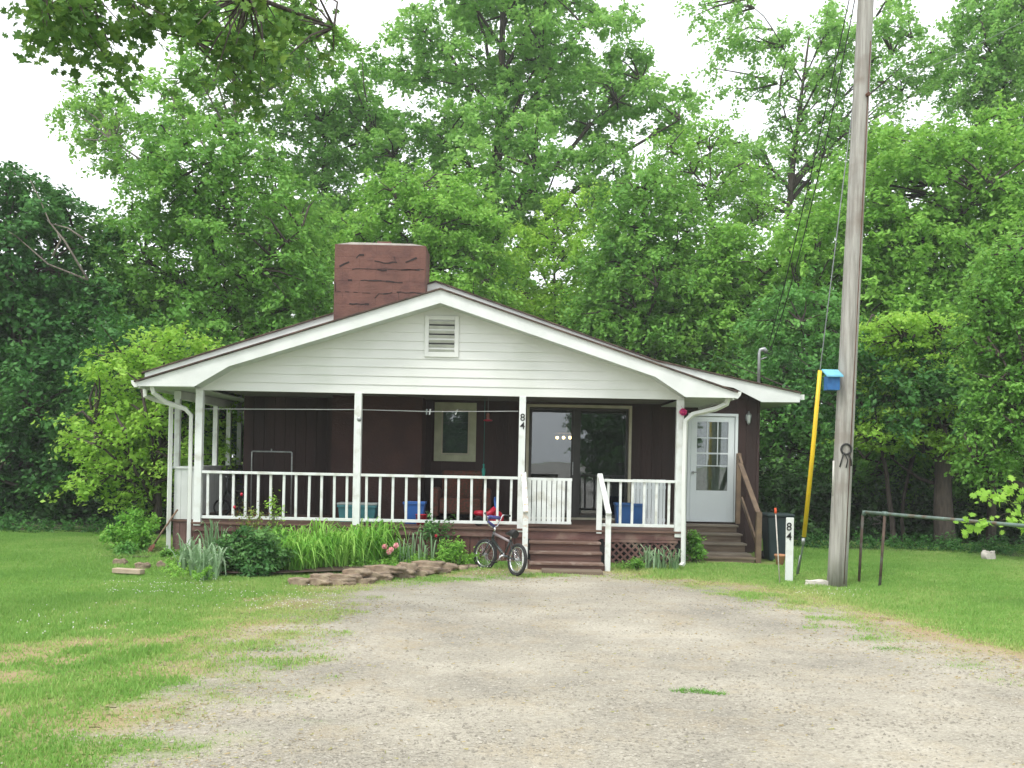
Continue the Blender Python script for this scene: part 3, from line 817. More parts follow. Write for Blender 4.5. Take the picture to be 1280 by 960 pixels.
# rake soffit strips
for a, b in (((-5.21, 2.862), (-4.66, zline(-4.66)-.2)), ((-4.66, zline(-4.66)-.2), (pkx, pkz-.215)), ((pkx, pkz-.215), (2.31, zline(2.31)-.2)), ((2.31, zline(2.31)-.2), (2.81, 2.862))):
    mb.add([(a[0], Yf+.03, a[1]+.004), (b[0], Yf+.03, b[1]+.004), (b[0], YP-.03, b[1]+.004), (a[0], YP-.03, a[1]+.004),
            (a[0], Yf+.03, a[1]+.016), (b[0], Yf+.03, b[1]+.016), (b[0], YP-.03, b[1]+.016), (a[0], YP-.03, a[1]+.016)],
           [(0,1,2,3),(7,6,5,4),(0,4,5,1),(2,6,7,3)])
mb.build('soffit', M['soffit'], H)
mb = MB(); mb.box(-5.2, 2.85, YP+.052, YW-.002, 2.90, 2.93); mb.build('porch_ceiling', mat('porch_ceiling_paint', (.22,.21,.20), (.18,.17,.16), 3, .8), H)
mb = MB(); mb.box(-5.84,-5.72,17.15,23,2.701,2.84); mb.build('side_beam', M['white'], H)
# eave fascia boards + gutters
mb = MB(); mb.box(LT, LT+.025, Yf+.031, 23.3, 2.82, zline(LT)+.01); mb.build('eave_fascia', M['white'], H); mb = MB(); mb.box(RT-.025, RT, Yf+.031, YW, 2.82, zline(RT)+.01); mb.build('eave_fascia', M['white'], H)
def gutter(x, sgn, ya, yb, zt):
    mb = MB(); prof = [(0,0), (0,-.10), (.05*sgn,-.115), (.095*sgn,-.06), (.11*sgn, 0)]
    vs = []; 
    for yy in (ya, yb):
        for (a, b) in prof: vs.append((x+a, yy, zt+b))
    n = len(prof); fs = [(i, i+1, n+i+1, n+i) for i in range(n-1)]+[tuple(range(n)), tuple(range(n, 2*n))]
    mb.add(vs, fs); o = mb.build('gutter', M['gutter'], H)
    md = o.modifiers.new('s', 'SOLIDIFY'); md.thickness = .004
gutter(LT-.003, -1, Yf+.0, 23.2, 2.94); gutter(RT+.003, 1, Yf+.0, YW-.3, 2.955)
def downspout(pts):
    mb = MB(); mb.tube(pts, .046, 4, square=True); mb.build('downspout', M['gutter'], H, bevel=.004)
downspout([(-6.19, 16.75, 2.84), (-6.19, 16.75, 2.72), P(192, 499, 16.9), P(216, 506, 17.05), (-5.86, 17.07, 2.55), (-5.86, 17.07, .08)])
downspout([P(190, 482, 16.4), P(192, 491, 16.4), P(208, 503, 16.6), P(232, 511, 16.75), P(239, 519, 16.8), P(236, 684, 16.8)])
downspout([P(911, 496, 16.4), P(908, 505, 16.45), P(895, 511, 16.5), P(866, 518, 16.56), P(857, 526, 16.58), P(855, 600, 16.58), P(854, 704, 16.58), P(851, 708, 16.5)])
# roofs
def roof_slab(mb, line, y0, y1, th=.024, rise=.004):
    n = len(line)
    vs = [(x, y0, z+rise) for x, z in line]+[(x, y0, z+rise+th) for x, z in line]+[(x, y1, z+rise) for x, z in line]+[(x, y1, z+rise+th) for x, z in line]
    fs = []
    for i in range(n-1):
        fs += [(i, i+1, n+i+1, n+i), (n+i, n+i+1, 3*n+i+1, 3*n+i), (2*n+i+1, 2*n+i, 3*n+i, 3*n+i+1), (i+1, i, 2*n+i, 2*n+i+1)]
    fs += [(0, n, 3*n, 2*n), (n-1, 3*n-1, 4*n-1, 2*n-1)]
    mb.add(vs, fs)
mb = MB(); roof_slab(mb, [(LT-.05, zline(LT)-.012), (-3.9, zline(-3.9)+.004), (pkx, pkz), (1.0, zline(1.0)-.006), (RT+.05, zline(RT)-.012)], Yf-.04, YW-.01)
mb.build('porch_roof', M['shingle'], H)
mb = MB(); roof_slab(mb, [(-7.05, ztop(-7.05)), (-1.51, 5.11), (2.71, 3.688), (5.46, ztop(5.46))], 18.86, 28.6)
mb.build('main_roof', M['shingle'], H)
mb = MB()
mb.prism([(-7.0, ztop(-7.0)-.2), (-1.51, 4.83), (-1.51, 5.11), (-7.0, ztop(-7.0))], 18.9, 18.93)
mb.prism([(-1.51, 4.83), (2.71, 3.455), (4.18, 3.22), (4.72, 2.96), (5.44, 2.97), (5.44, ztop(5.44)), (2.71, 3.688), (-1.51, 5.11)], 18.9, 18.93)
mb.box(-7.0, -6.975, 18.935, 28.5, 3.02, ztop(-7.0)); mb.box(5.415, 5.44, 18.935, 28.5, 2.97, ztop(5.44))
mb.build('main_fascia', M['white'], H)
mb = MB(); mb.box(4.79, 5.41, 18.935, 28.5, 2.975, 2.99); mb.build('main_soffit', M['soffit'], H); mb = MB(); mb.box(-6.97, -5.21, 18.935, 28.5, 3.03, 3.045)
mb.build('main_soffit', M['soffit'], H)
# white filler above the porch roof on main gable
mb = MB(); mb.box(5.442, 5.53, 18.92, 28.4, 3.02, 3.12); mb.build('gutter', M['gutter'], H)
# chimney
cx0, cx1, cy0, cy1, cz = -3.36, -1.67, 18.45, 19.285, 5.70
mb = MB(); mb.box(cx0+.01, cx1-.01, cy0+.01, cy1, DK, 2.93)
mb.build('chimney_breast', mat('shaded_masonry', (.055,.025,.020), (.040,.019,.016), 3, .85, .5, 30), H)  # darker copy of the chimney masonry, porch shade put into its colour
mb = MB(); mb.box(cx0, cx1, cy0, cy1, 2.932, cz)
chim = mb.build('chimney', M['chimney'], H, bevel=.008)
mb = MB(); mb.prism([(cx0+.02, cz+.001), (cx1-.02, cz+.001), (cx1-.25, cz+.035), (cx0+.3, cz+.045)], cy0+.02, cy1-.05); mb.build('mortar_cap', M['cement'], chim)
mb = MB(); mb.box(-2.62, -2.36, 18.75, 19.0, cz+.03, cz+.13); mb.build('flue', M['chimney'], chim)
mb = MB()
def crack(pts, w):
    for (a, b) in zip(pts[:-1], pts[1:]):
        A = P(a[0], a[1], cy0-.002); B = P(b[0], b[1], cy0-.002); A.y = B.y = cy0-.002
        mb.bar(A, B, .006, w)
def z5(x, y): return (150+x/2.844, 280+y/2.844)
def cr5(pl, w=.034):
    out = []
    for i in range(len(pl)-1):
        (x0, y0), (x1, y1) = pl[i], pl[i+1]; n = max(1, int(abs(x1-x0)/14))
        for k in range(n): t = k/n; out.append(z5(x0+(x1-x0)*t, y0+(y1-y0)*t+random.uniform(-2, 2)))
    out.append(z5(*pl[-1]))
    for a, b in zip(out[:-1], out[1:]):
        if random.random() < .93: crack([a, b], w*random.uniform(.5, 1.3))
cr5([(780,150),(815,135)]); cr5([(840,120),(850,108),(885,112)]); cr5([(905,130),(940,140),(985,136)]); cr5([(975,115),(980,138)], .03); cr5([(1015,135),(1055,120)], .03)
cr5([(825,160),(1080,162)], .012); cr5([(915,163),(965,165)], .03); cr5([(1000,162),(1065,164)], .02); cr5([(810,198),(900,202),(1005,208)], .024); cr5([(1003,208),(1006,245)], .026)
cr5([(905,265),(920,248),(1000,243),(1085,245)], .018); cr5([(815,283),(885,285)], .03); cr5([(765,205),(766,240)], .03); cr5([(940,298),(985,292)], .016); cr5([(770,238),(890,246)], .010); cr5([(990,245),(992,275)], .012)
mb.build('mortar_cracks', M['mortar'], chim)
# window
fr = MB(); x0, x1, z0, z1 = win
def frame(mb, x0, x1, z0, z1, w, y0, y1, wb=None):
    wb = wb or w
    mb.box(x0, x0+w, y0, y1, z0, z1); mb.box(x1-w, x1, y0, y1, z0, z1); mb.box(x0+w, x1-w, y0, y1, z1-w, z1); mb.box(x0+w, x1-w, y0, y1, z0, z0+wb)
frame(fr, x0-.005, x1+.005, z0-.005, z1+.005, .13, YW-.03, YW+.10)
wn = fr.build('window', M['cream'], H, bevel=.004)
mb = MB(); frame(mb, x0+.13, x1-.13, z0+.13, z1-.13, .025, YW+.0, YW+.05); mb.build('sash', M['beige'], wn)
mb = MB(); mb.box(x0+.15, x1-.15, YW+.052, YW+.057, z0+.15, z1-.15); mb.build('pane', M['glass'], wn)
mb = MB()
for i in range(14): xx = x0+.1+i*.045; mb.box(xx, xx+.045, YW+.17+.012*(i % 2), YW+.18+.012*(i % 2), z0+.1, z1-.05)
mb.build('curtain', mat('grey_curtain', (.20,.22,.20), None, 8, .9), wn)
# patio door
x0, x1, z0, z1 = pat
fr = MB(); frame(fr, x0-.005, x1+.005, z0-.0, z1+.005, .055, YW-.035, YW+.09, .04)
pd = fr.build('patio_door', M['beige'], H, bevel=.004)
mb = MB(); mb.box(1.19, 1.27, YW-.012, YW+.03, z0+.041, z1-.06); frame(mb, x0+.056, 1.189, z0+.041, z1-.058, .05, YW+.0, YW+.025)
frame(mb, 1.271, x1-.056, z0+.041, z1-.058, .05, YW+.035, YW+.06)
mb.build('sliding_sash', mat('bronze_sash', (.05,.05,.045), None, 5, .5), pd)
for a, b, yy in ((x0+.10, 1.15, YW+.010), (1.31, x1-.10, YW+.045)):
    mb = MB(); mb.box(a, b, yy, yy+.005, z0+.085, z1-.10); mb.build('glass_pane', M['glass'], pd)
mb = MB(); mb.box(1.17, 1.185, YW-.04, YW-.013, 1.5, 1.75); mb.build('handle', M['metal'], pd)
# white door
x0, x1, z0, z1 = dor
fr = MB(); frame(fr, x0-.005, x1+.005, z0, z1+.005, .055, YW-.03, YW+.06, .03)
wd = fr.build('white_door', M['door'], H, bevel=.005)
dz0, dz1 = z0+.031, z1-.058; a, b = x0+.058, x1-.058
gx0, gx1, gz0, gz1 = a+.12, b-.12, 1.25, 2.58
mb = MB(); mb.box(a, gx0, YW+.0, YW+.035, dz0, dz1); mb.box(gx1, b, YW+.0, YW+.035, dz0, dz1); mb.box(gx0, gx1, YW, YW+.035, dz0, gz0); mb.box(gx0, gx1, YW, YW+.035, gz1, dz1)
mb.build('door_leaf', M['door'], wd, bevel=.004)
mb = MB(); mb.box(gx0, gx1, YW+.004, YW+.024, 1.955, 1.985)
for k in (1, 2): xx = gx0+(gx1-gx0)*k/3; mb.box(xx-.009, xx+.009, YW+.012, YW+.02, 1.74, gz1)
mb.box(gx0, gx1, YW+.0125, YW+.0195, 2.26, 2.28); mb.box(gx0, gx1, YW+.0125, YW+.0195, 1.72, 1.74)
mb.build('glazing_bars', M['door'], wd)
mb = MB(); mb.box(gx0, gx1, YW+.026, YW+.030, gz0, gz1); mb.build('pane', M['glass'], wd)
mb = MB()
n = 30
vs = []; 
for i in range(n+1):
    xx = gx0-.02+(gx1-gx0+.04)*i/n; yy = YW+.07+.008*math.sin(i*1.3)
    vs += [(xx, yy, gz0-.02), (xx, yy, gz1+.02)]
mb.add(vs, [(2*i, 2*i+2, 2*i+3, 2*i+1) for i in range(n)], smooth=True); mb.build('lace_curtain', M['curtain'], wd)
mb = MB(); mb.tube([(a+.05, YW-.05, 1.62), (a+.05, YW-.05, 1.56)], .013, 8); mb.tube([(a+.05, YW+.0, 1.6), (a+.05, YW-.05, 1.6)], .012, 8); mb.tube([(a+.02, YW-.055, 1.6), (a+.11, YW-.055, 1.6)], .010, 8); mb.build('door_handle', M['metal'], wd)
# wall lantern
c = P(936, 522, YW-.10)
mb = MB(); mb.lathe((c.x, c.y, c.z), [(0,.13), (.012,.125), (.02,.09), (.055,.06), (.058,.052)], 10); mb.lathe((c.x, c.y, c.z), [(.035,-.10), (.03,-.115), (.006,-.14), (0,-.145)], 10)
mb.tube([(c.x, YW-.01, c.z-.02), (c.x, YW-.05, c.z+.12), (c.x, c.y, c.z+.12)], .008, 6); mb.lathe((c.x, YW-.0, c.z), [(0,-.07), (.045,-.06), (.05,0), (.045,.06), (0,.07)], 12)
for k in range(6): A = k*math.pi/3; mb.tube([(c.x+.055*math.cos(A), c.y+.055*math.sin(A), c.z+.052), (c.x+.035*math.cos(A), c.y+.035*math.sin(A), c.z-.10)], .004, 4)
ln = mb.build('wall_lantern', mat('lantern_metal', (.25,.27,.26), None, 9, .5, metallic=.5), H)
mb = MB(); mb.lathe((c.x, c.y, c.z), [(.048,.05), (.030,-.098)], 6); mb.build('lantern_glass', mat('frosted', (.6,.66,.62), None, 5, .3), ln)
# service mast
c = P(944, 437, 19.75)
mb = MB(); mb.tube([(4.86, 19.75, 3.0), (4.86, 19.75, 3.98), (4.88, 19.75, 4.05), (4.95, 19.74, 4.06), (5.0, 19.73, 4.0)], [.032,.032,.036,.05,.045], 10)
mb.torus((4.86, 19.75, 3.3), (0,0,1), .035, .02, 12, 6)
mb.tube([(4.86,19.75,3.85),(5.0,19.70,3.9)], .014, 6)
mast = mb.build('service_mast', M['metal'], H)
mb = MB(); 
for dx in (0, .03, .06): mb.tube([(4.93+dx*.5, 19.7, 4.0), (5.04+dx, 19.62, 3.95), (5.03+dx*.4, 19.6, 4.08), (5.0+dx, 19.5, 4.1)], .007, 5)
mb.build('mast_wires', M['cable'], mast)
# house numbers on post
def digits(txt, pos, size, parent, m, spacing=0, name='house_number'):
    cu = bpy.data.curves.new('t', 'FONT'); cu.body = txt; cu.size = size; cu.extrude = .003; cu.align_x = 'CENTER'; cu.align_y = 'CENTER'; cu.offset = .006*size
    if spacing: cu.space_line = spacing
    o = bpy.data.objects.new('t', cu); col.objects.link(o)
    dg = bpy.context.evaluated_depsgraph_get(); me = bpy.data.meshes.new_from_object(o.evaluated_get(dg))
    bpy.data.objects.remove(o)
    me.transform(Matrix.Translation(pos) @ Matrix.Rotation(R(90), 4, 'X'))
    me.materials.clear()
    return link(name, me, m, parent)
digits('8', Vector((.163, YP-.075, 2.475)), .17, posts[2], M['black_num']); digits('4', Vector((.163, YP-.075, 2.335)), .17, posts[2], M['black_num'])
mb = MB(); c = P(449, 524, YP-.08); mb.lathe((0,0,0), [(0,.012),(.035,.012),(.04,0)], 14)
me_v = [(c.x+x, YP-.071-z, c.z+y) for x, y, z in mb.v]; mb.v = me_v; mb.build('post_dial', M['metal'], posts[1])

# ---------------- things on the porch
def tub(name, label, x0, x1, y0, y1, z0, h, m, lid=None, group=None, taper=.03):
    r = thing(name, label, 'storage tub', ((x0+x1)/2, (y0+y1)/2, z0), group)
    mb = MB(); t = taper; th = .012
    def loop(i, z): 
        s = t*(1-z/h)+i
        return [(x0+s, y0+s, z0+z), (x1-s, y0+s, z0+z), (x1-s, y1-s, z0+z), (x0+s, y1-s, z0+z)]
    vs = loop(0, 0)+loop(0, h)+loop(th, h)+loop(th, .02)
    fs = [(3,2,1,0)]
    for a in range(3):
        for k in range(4): k2 = (k+1) % 4; fs.append((4*a+k, 4*a+k2, 4*a+4+k2, 4*a+4+k))
    fs.append((12,13,14,15)); mb.add(vs, fs)
    mb.build('tub_body', m, r, bevel=.008)
    mb = MB(); mb.box(x0-.012, x1+.012, y0-.014, y0-.0, z0+h-.04, z0+h); mb.box(x0-.012, x1+.012, y1, y1+.014, z0+h-.04, z0+h); mb.box(x0-.014, x0-.0, y0, y1, z0+h-.04, z0+h); mb.box(x1, x1+.014, y0, y1, z0+h-.04, z0+h)
    mb.build('rim', m, r, bevel=.004)
    if lid: mb = MB(); mb.box(x0-.02, x1+.02, y0-.02, y1+.02, z0+h+.002, z0+h+.035); mb.build('lid', lid, r, bevel=.01)
    return r
x = P(505, 640, 17.3).x; tub('storage_tub', 'open bright blue plastic tub behind the middle of the porch railing', x, x+.36, 17.2, 17.55, DK, .38, M['tub_blue'])
x = P(769, 640, 17.6).x; tub('storage_tub', 'blue tub behind the right-hand porch railing near the steps', x, x+.50, 17.5, 17.85, DK, .42, mat('dull_blue_tub', (.02,.09,.26), (.015,.07,.2), 5, .4))
x = P(424, 640, 17.5).x; tub('storage_tub', 'wide teal tub with grey lid behind the second white porch post', x, x+.66, 17.35, 17.75, DK, .30, M['tub_teal'], M['tub_grey'])
# white panel leaning at right end of porch
mb = MB(); boards(mb, 2.14, 2.72, DK, 1.47, 17.6, 17.62, .068, .008); mb.box(2.13, 2.73, 17.622, 17.64, DK+.1, DK+.16); mb.box(2.13, 2.73, 17.622, 17.64, 1.30, 1.36)
o = mb.build('slatted_panel', M['door'], loc=(2.4, 17.6, DK)); tag(o, 'white slatted panel standing at the right end of the porch', 'panel')
# metal towel/rack
r = thing('metal_rack', 'thin metal hanging rail rack standing on the left of the porch', 'rack', (-4.2, 17.9, DK))
a = P(315, 564, 17.9); b = P(365, 566, 17.9)
mb = MB(); mb.tube([(a.x, 17.9, DK), (a.x, 17.9, a.z-.02), (a.x+.02, 17.9, a.z), (b.x-.02, 17.9, a.z), (b.x, 17.9, a.z-.02), (b.x, 17.9, DK)], .014, 8)
mb.tube([(a.x+.35, 17.9, a.z), (a.x+.35, 17.9, a.z+.05)], .012, 6); mb.build('rail_frame', M['metal'], r)
mb = MB(); mb.bar((a.x, 17.65, DK+.012), (a.x, 18.15, DK+.012), .03, .024); mb.build('foot', M['metal'], r); mb = MB(); mb.bar((b.x, 17.65, DK+.012), (b.x, 18.15, DK+.012), .03, .024); mb.build('foot', M['metal'], r)
# patterned sofa/armchair behind railing
r = thing('armchair', 'reddish brown patterned armchair against the porch wall under the window', 'armchair', (-.95, 18.7, DK))
mb = MB(); mb.box(-1.33, -.55, 18.35, 18.95, DK+.12, DK+.42); mb.build('seat', M['rug'], r, bevel=.05)
mb = MB(); mb.box(-1.33, -.55, 18.955, 19.15, DK+.12, DK+.92); mb.build('backrest', M['rug'], r, bevel=.05)
for xx in (-1.50, -.54): mb = MB(); mb.box(xx, xx+.16, 18.32, 19.1, DK+.06, DK+.60); mb.build('armrest', M['rug'], r, bevel=.05)
# red ride-on toy
r = thing('toy_tricycle', 'red plastic toy tricycle behind the porch railing by the steps', 'toy', (-.25, 17.2, DK))
c = Vector((-.25, 17.2, DK))
mb = MB(); mb.tube([c+Vector((-.02,0,.30)), c+Vector((-.12,-.02,.20)), c+Vector((-.3,0,.14))], [.05,.055,.07], 10); mb.lathe(c+Vector((-.28,0,.16)), [(0,.10),(.10,.09),(.12,.04),(.07,0),(0,-.01)], 14); mb.build('toy_frame', M['red'], r)
mb = MB(); mb.tube([c+Vector((.0,0,.14)), c+Vector((-.03,0,.46))], .02, 8); mb.tube([c+Vector((-.03,-.15,.46)), c+Vector((-.03,.15,.48))], .016, 8); mb.build('toy_handlebar', M['tub_blue'], r)
for (dx, dy, rr) in ((0, 0, .13), (-.30, -.14, .09), (-.30, .14, .09)):
    mb = MB(); mb.torus(c+Vector((dx, dy, rr)), (0,1,0), rr-.03, .03, 18, 8); mb.tube([c+Vector((dx, dy-.02, rr)), c+Vector((dx, dy+.02, rr))], rr-.04, 12); mb.build('toy_wheel', M['red'] if dx == 0 else M['black'], r)
# red bucket
c = P(613, 640, 17.0)
for (px, lab) in ((429, 'small red bucket behind the left porch railing by the blue tub'),):
    pass
r = thing('bucket', 'small red bucket on the porch just right of the blue tub', 'bucket', (P(527, 645, 17.1).x, 17.05, DK))
mb = MB(); mb.lathe(org(r), [(0,0),(.08,0),(.10,.17),(.106,.17),(.106,.18),(.094,.18),(.075,.02)], 16); mb.build('bucket_body', M['red'], r)
mb = MB(); mb.torus(org(r)+Vector((0,0,.17)), (0,1,.2), .10, .004, 16, 5, a0=0, a1=math.pi); mb.build('bucket_handle', M['metal'], r)
# child bike / stroller at left corner: small tricycle wheel forms
r = thing('push_bike', 'dark child bike parked behind the left end of the porch railing', 'bicycle', (-5.0, 18.0, DK))
c = P(297, 612, 18.0)
for dx in (-.28, .16):
    mb = MB(); mb.torus((c.x+dx, 18.0, DK+.17), (.2,1,0), .15, .018, 20, 6); mb.build('wheel', M['tyre'], r)
mb = MB(); mb.tube([(c.x-.28,18,DK+.17),(c.x-.2,18,DK+.5),(c.x-.17,18,DK+.72)], .016, 8); mb.tube([(c.x-.2,18,DK+.5),(c.x-.02,18,DK+.2),(c.x+.16,18,DK+.17),(c.x+.05,18,DK+.45),(c.x-.02,18,DK+.2)], .014, 8); mb.build('frame', M['bikeframe'], r)
mb = MB(); mb.tube([(c.x-.17,17.85,DK+.74),(c.x-.17,18,DK+.72),(c.x-.17,18.15,DK+.74)], .012, 8); mb.build('handlebar', M['metal'], r)
mb = MB(); mb.box(c.x-.03, c.x+.14, 17.95, 18.05, DK+.45, DK+.50); mb.build('saddle', M['black'], r, bevel=.02)
# clothesline and pegs
r = tag(MB().tube([P(249, 511, YP+.06)+Vector((.06,0,0)), P(447, 512, YP+.12), P(540, 514.5, YP+.13), P(648, 514, YP+.06)], .006, 5).build('clothes_line', mat('white_cord', (.6,.62,.6), None, 4, .6), loc=P(249, 511, YP+.06)), 'white clothes line strung between the porch posts', 'clothes line')
for px, m_, lab, tl in ((533.5, 'tub_grey', 'grey clothes peg on the porch line, leftmost of the three', .0), (538, 'white', 'white clothes peg just right of the grey one on the line', .01), (572, 'white', 'tilted white clothes peg alone on the line before the window', .03)):
    c = P(px, 514, YP+.13); mb = MB(); mb.bar(c+Vector((-.006, -.01, .035)), c+Vector((-.008-tl, -.01, -.06)), .010, .008); mb.bar(c+Vector((.006, .004, .035)), c+Vector((.002-tl, .004, -.06)), .010, .008)
    tag(mb.build('clothes_peg', M[m_], loc=c), lab, 'clothes peg', 'pegs on the clothes line')
# hummingbird feeder / lantern hanging right of the window
c = P(610, 520, 18.2)
r = thing('bird_feeder', 'red glass bird feeder hanging from the porch ceiling right of the window', 'bird feeder', (c.x, c.y, c.z-.1))
mb = MB(); mb.lathe(c, [(0,.06),(.02,.055),(.035,.02),(.03,-.06)], 12); mb.build('bottle', mat('feeder_glass', (.25,.10,.08), None, 6, .1), r)
mb = MB(); mb.lathe(c, [(.03,-.06),(.08,-.07),(.08,-.09),(0,-.10)], 14); mb.build('dish', M['red'], r)
mb = MB(); mb.tube([c+Vector((0,0,.06)), Vector((c.x, c.y, 2.9))], .003, 4); mb.build('hanger', M['metal'], r)
# teal ornament
c = P(604.5, 586, 18.3)
mb = MB(); mb.lathe(c, [(0,.10),(.02,.08),(.012,.02),(.03,0),(.035,-.06),(.02,-.16),(0,-.18)], 10); mb.tube([c+Vector((0,0,.1)), Vector((c.x, c.y, 2.9))], .003, 4)
tag(mb.build('wind_spinner', mat('teal_glass', (.02,.30,.24), None, 5, .3), loc=c), 'slim teal ornament hanging near the window on the porch', 'ornament')
# magenta hanging flower ball at post 4
c = P(854, 515, 16.58)
r = thing('flower_ornament', 'magenta flower ornament hanging by the right-hand porch post', 'ornament', c)
rr = np.random.default_rng(5); n = 220; d = unit(rr.normal(size=(n, 3))); me = leaf_mesh('petals', np.array(c)+d*.055, d+rr.normal(size=(n,3))*.4, rr.normal(size=(n,3)), np.full(n, .045), rr.uniform(0,1,n)); link('petals', me, leafmat('petal', (.25,.01,.22), (.75,.02,.18), (.85,.25,.4), .3), r)
mb = MB(); mb.tube([c+Vector((0,0,.04)), (2.80, 16.62, c.z+.11)], .004, 4); mb.build('hook', M['metal'], r)
# chandelier seen through the patio door
c = P(708, 541, 21.6)
r = thing('chandelier', 'row of lit warm bulbs on a hanging lamp inside the patio door', 'lamp', c)
mb = MB(); mb.tube([c+Vector((-.26,0,0)), c+Vector((.26,0,0))], .02, 8); mb.tube([c, Vector((c.x, c.y, 2.95))], .012, 6); mb.build('lamp_frame', M['rail_wood'], r)
bm_ = bpy.data.materials.new('lit_bulb'); bm_.use_nodes = True; b = bm_.node_tree.nodes['Principled BSDF']; b.inputs['Emission Color'].default_value = (1,.62,.25,1); b.inputs['Emission Strength'].default_value = 9
for i, px in enumerate((696.5, 704.5, 712.5, 720.5)):
    q = P(px, 547, 21.55); mb = MB(); mb.lathe(q, [(0,.035),(.025,.025),(.034,0),(.025,-.025),(0,-.035)], 10); mb.build('bulb', bm_, r)

# ------------------------------------------------------------------ utility pole etc.
pb = P(1046, 733, 14.67); pb.z = 0; ptop = Vector((5.11, 14.67, 9.9))
def pole_at(z): return pb.lerp(ptop, z/9.9)
r = thing('utility_pole', 'tall grey weathered wooden utility pole at the right of the drive', 'utility pole', pb)
mb = MB(); n = 16; mb.tube([pole_at(-.1+i*(10.0)/n) for i in range(n+1)], [.142-.034*i/n+random.uniform(-.002, .002) for i in range(n+1)], 20)
mb.build('pole_shaft', M['pole'], r)
mb = MB(); q = pole_at(2.02)+Vector((-.005, -.137, 0)); mb.torus(q, (0,1,0), .075, .015, 20, 6)
mb.tube([q+Vector((-.035,-.006,-.05)), q+Vector((-.07,-.004,-.17)), q+Vector((-.085,.02,-.26))], .010, 6); mb.tube([q+Vector((.03,-.006,-.05)), q+Vector((.07,.0,-.15)), q+Vector((.085,.02,-.24))], .010, 6)
mb.tube([q+Vector((-.03,-.006,-.05)), q+Vector((.02,-.01,-.16)), q+Vector((.0,-.005,-.27))], .008, 6)
mb.build('wire_coil', M['cable'], r)
mb = MB(); q = pole_at(1.6); mb.tube([(q.x-.142, q.y-.03, 1.35), (q.x-.138, q.y-.03, 1.85)], .016, 8); mb.build('conduit', mat('pale_conduit', (.55,.55,.5), None, 5, .6), r)
mb = MB()
mb.tube([pole_at(7.2)+Vector((.05,-.12,0)), pole_at(7.2)+Vector((.06,-.17,0))], .03, 8)
mb.tube([pole_at(.05)+Vector((.06,-.131,0)), pole_at(3)+Vector((.06,-.125,0)), pole_at(8)+Vector((.07,-.098,0))], .006, 5)
mb.build('bolt', M['rust'], r)
# birdhouse
c = P(1040, 476, 14.55)
r = thing('birdhouse', 'small blue wooden birdhouse fixed to the side of the utility pole', 'birdhouse', c)
mb = MB(); mb.box(c.x-.095, c.x+.085, c.y-.10, c.y+.08, c.z-.14, c.z+.06); mb.build('box', M['blue_box'], r, bevel=.004)
mb = MB()
mb.add([(c.x-.125, c.y-.16, c.z+.045), (c.x+.115, c.y-.16, c.z+.045), (c.x+.115, c.y+.10, c.z+.155), (c.x-.125, c.y+.10, c.z+.155),
        (c.x-.125, c.y-.16, c.z+.065), (c.x+.115, c.y-.16, c.z+.065), (c.x+.115, c.y+.10, c.z+.175), (c.x-.125, c.y+.10, c.z+.175)],
       [(0,3,2,1),(4,5,6,7),(0,1,5,4),(1,2,6,5),(2,3,7,6),(3,0,4,7)]); mb.build('roof', M['blue_roof'], r)
mb = MB(); mb.prism([(c.x-.09, c.z+.061), (c.x+.08, c.z+.061), (c.x+.08, c.z+.065), (c.x-.09, c.z+.065)], c.y-.09, c.y+.07); mb.build('trim', M['blue_box'], r)
# guy wire with yellow guard
anc = P(996, 712, 15.8); anc.z = .05; tp = pole_at(8.6)
yb = P(1005, 671, 15.6); yt = P(1025, 463, 15.15)
r = thing('guy_wire', 'steel guy wire with bright yellow guard sleeve beside the pole', 'guy wire', (anc.x, anc.y, 0))
mb = MB(); mb.tube([anc-Vector((0,0,.1)), yb, yt, tp], .008, 6); mb.tube([anc+Vector((.03,0,0)), yb+Vector((.02,0,0)), yb+Vector((.01,0,.3))], .006, 5); mb.build('wire', M['steelwire'], r)
mb = MB(); mb.tube([yb, yb.lerp(yt, .5)+Vector((.008,0,0)), yt], [.034,.034,.030], 10); mb.build('guard_sleeve', M['yellow'], r)
mb = MB(); mb.tube([yb-Vector((.01,0,.02)), yb-Vector((.012,0,.12))], .03, 8); mb.tube([anc, anc+(yb-anc)*.5], .013, 6); mb.build('clamp', M['metal'], r)
# service drop cables
mend = Vector((5.0, 19.5, 4.08))
def sag(a, b, s, n=20): return [a.lerp(b, i/n)-Vector((0,0,s*4*(i/n)*(1-i/n))) for i in range(n+1)]
for k, (za, s, dx, lab) in enumerate(((9.4, .25, -.03, 'upper black service cable from the pole down to the house mast'), (8.9, .5, .02, 'lower sagging black cable between utility pole and house'))):
    a = pole_at(za)+Vector((-.12, .02, 0)); b = mend+Vector((dx, 0, -.04*k)); tag(MB().tube(sag(a, b, s), .0085, 5).build('service_cable', M['cable'], loc=a), lab, 'cable', 'cables from the pole to the house')
# cable leaving pole up right
a = pole_at(7.2)+Vector((.06,-.17,0)); tag(MB().tube(sag(a, P(1520, -110, 13.0), .12), .004, 4).build('phone_line', M['steelwire'], loc=a), 'thin line leaving the utility pole towards the upper right', 'cable')

# marker post 84
c = P(986, 728, 15.05); c.z = 0
r = thing('marker_post', 'short white wooden post with black number 84', 'post', (c.x, c.y, 0))
a = P(987.5, 647, 15.05)
mb = MB(); mb.bar((c.x, c.y, -.1), (a.x, c.y, a.z), .115, .035, up=(0,1,0)); mb.build('post_board', M['white_rail'], r, bevel=.006)
q = P(987, 659, 15.0); digits('8', Vector((q.x, c.y-.0245, q.z)), .17, r, M['black_num'], name='numeral'); q = P(987, 671, 15.0); digits('4', Vector((q.x, c.y-.0245, q.z)), .17, r, M['black_num'], name='numeral')
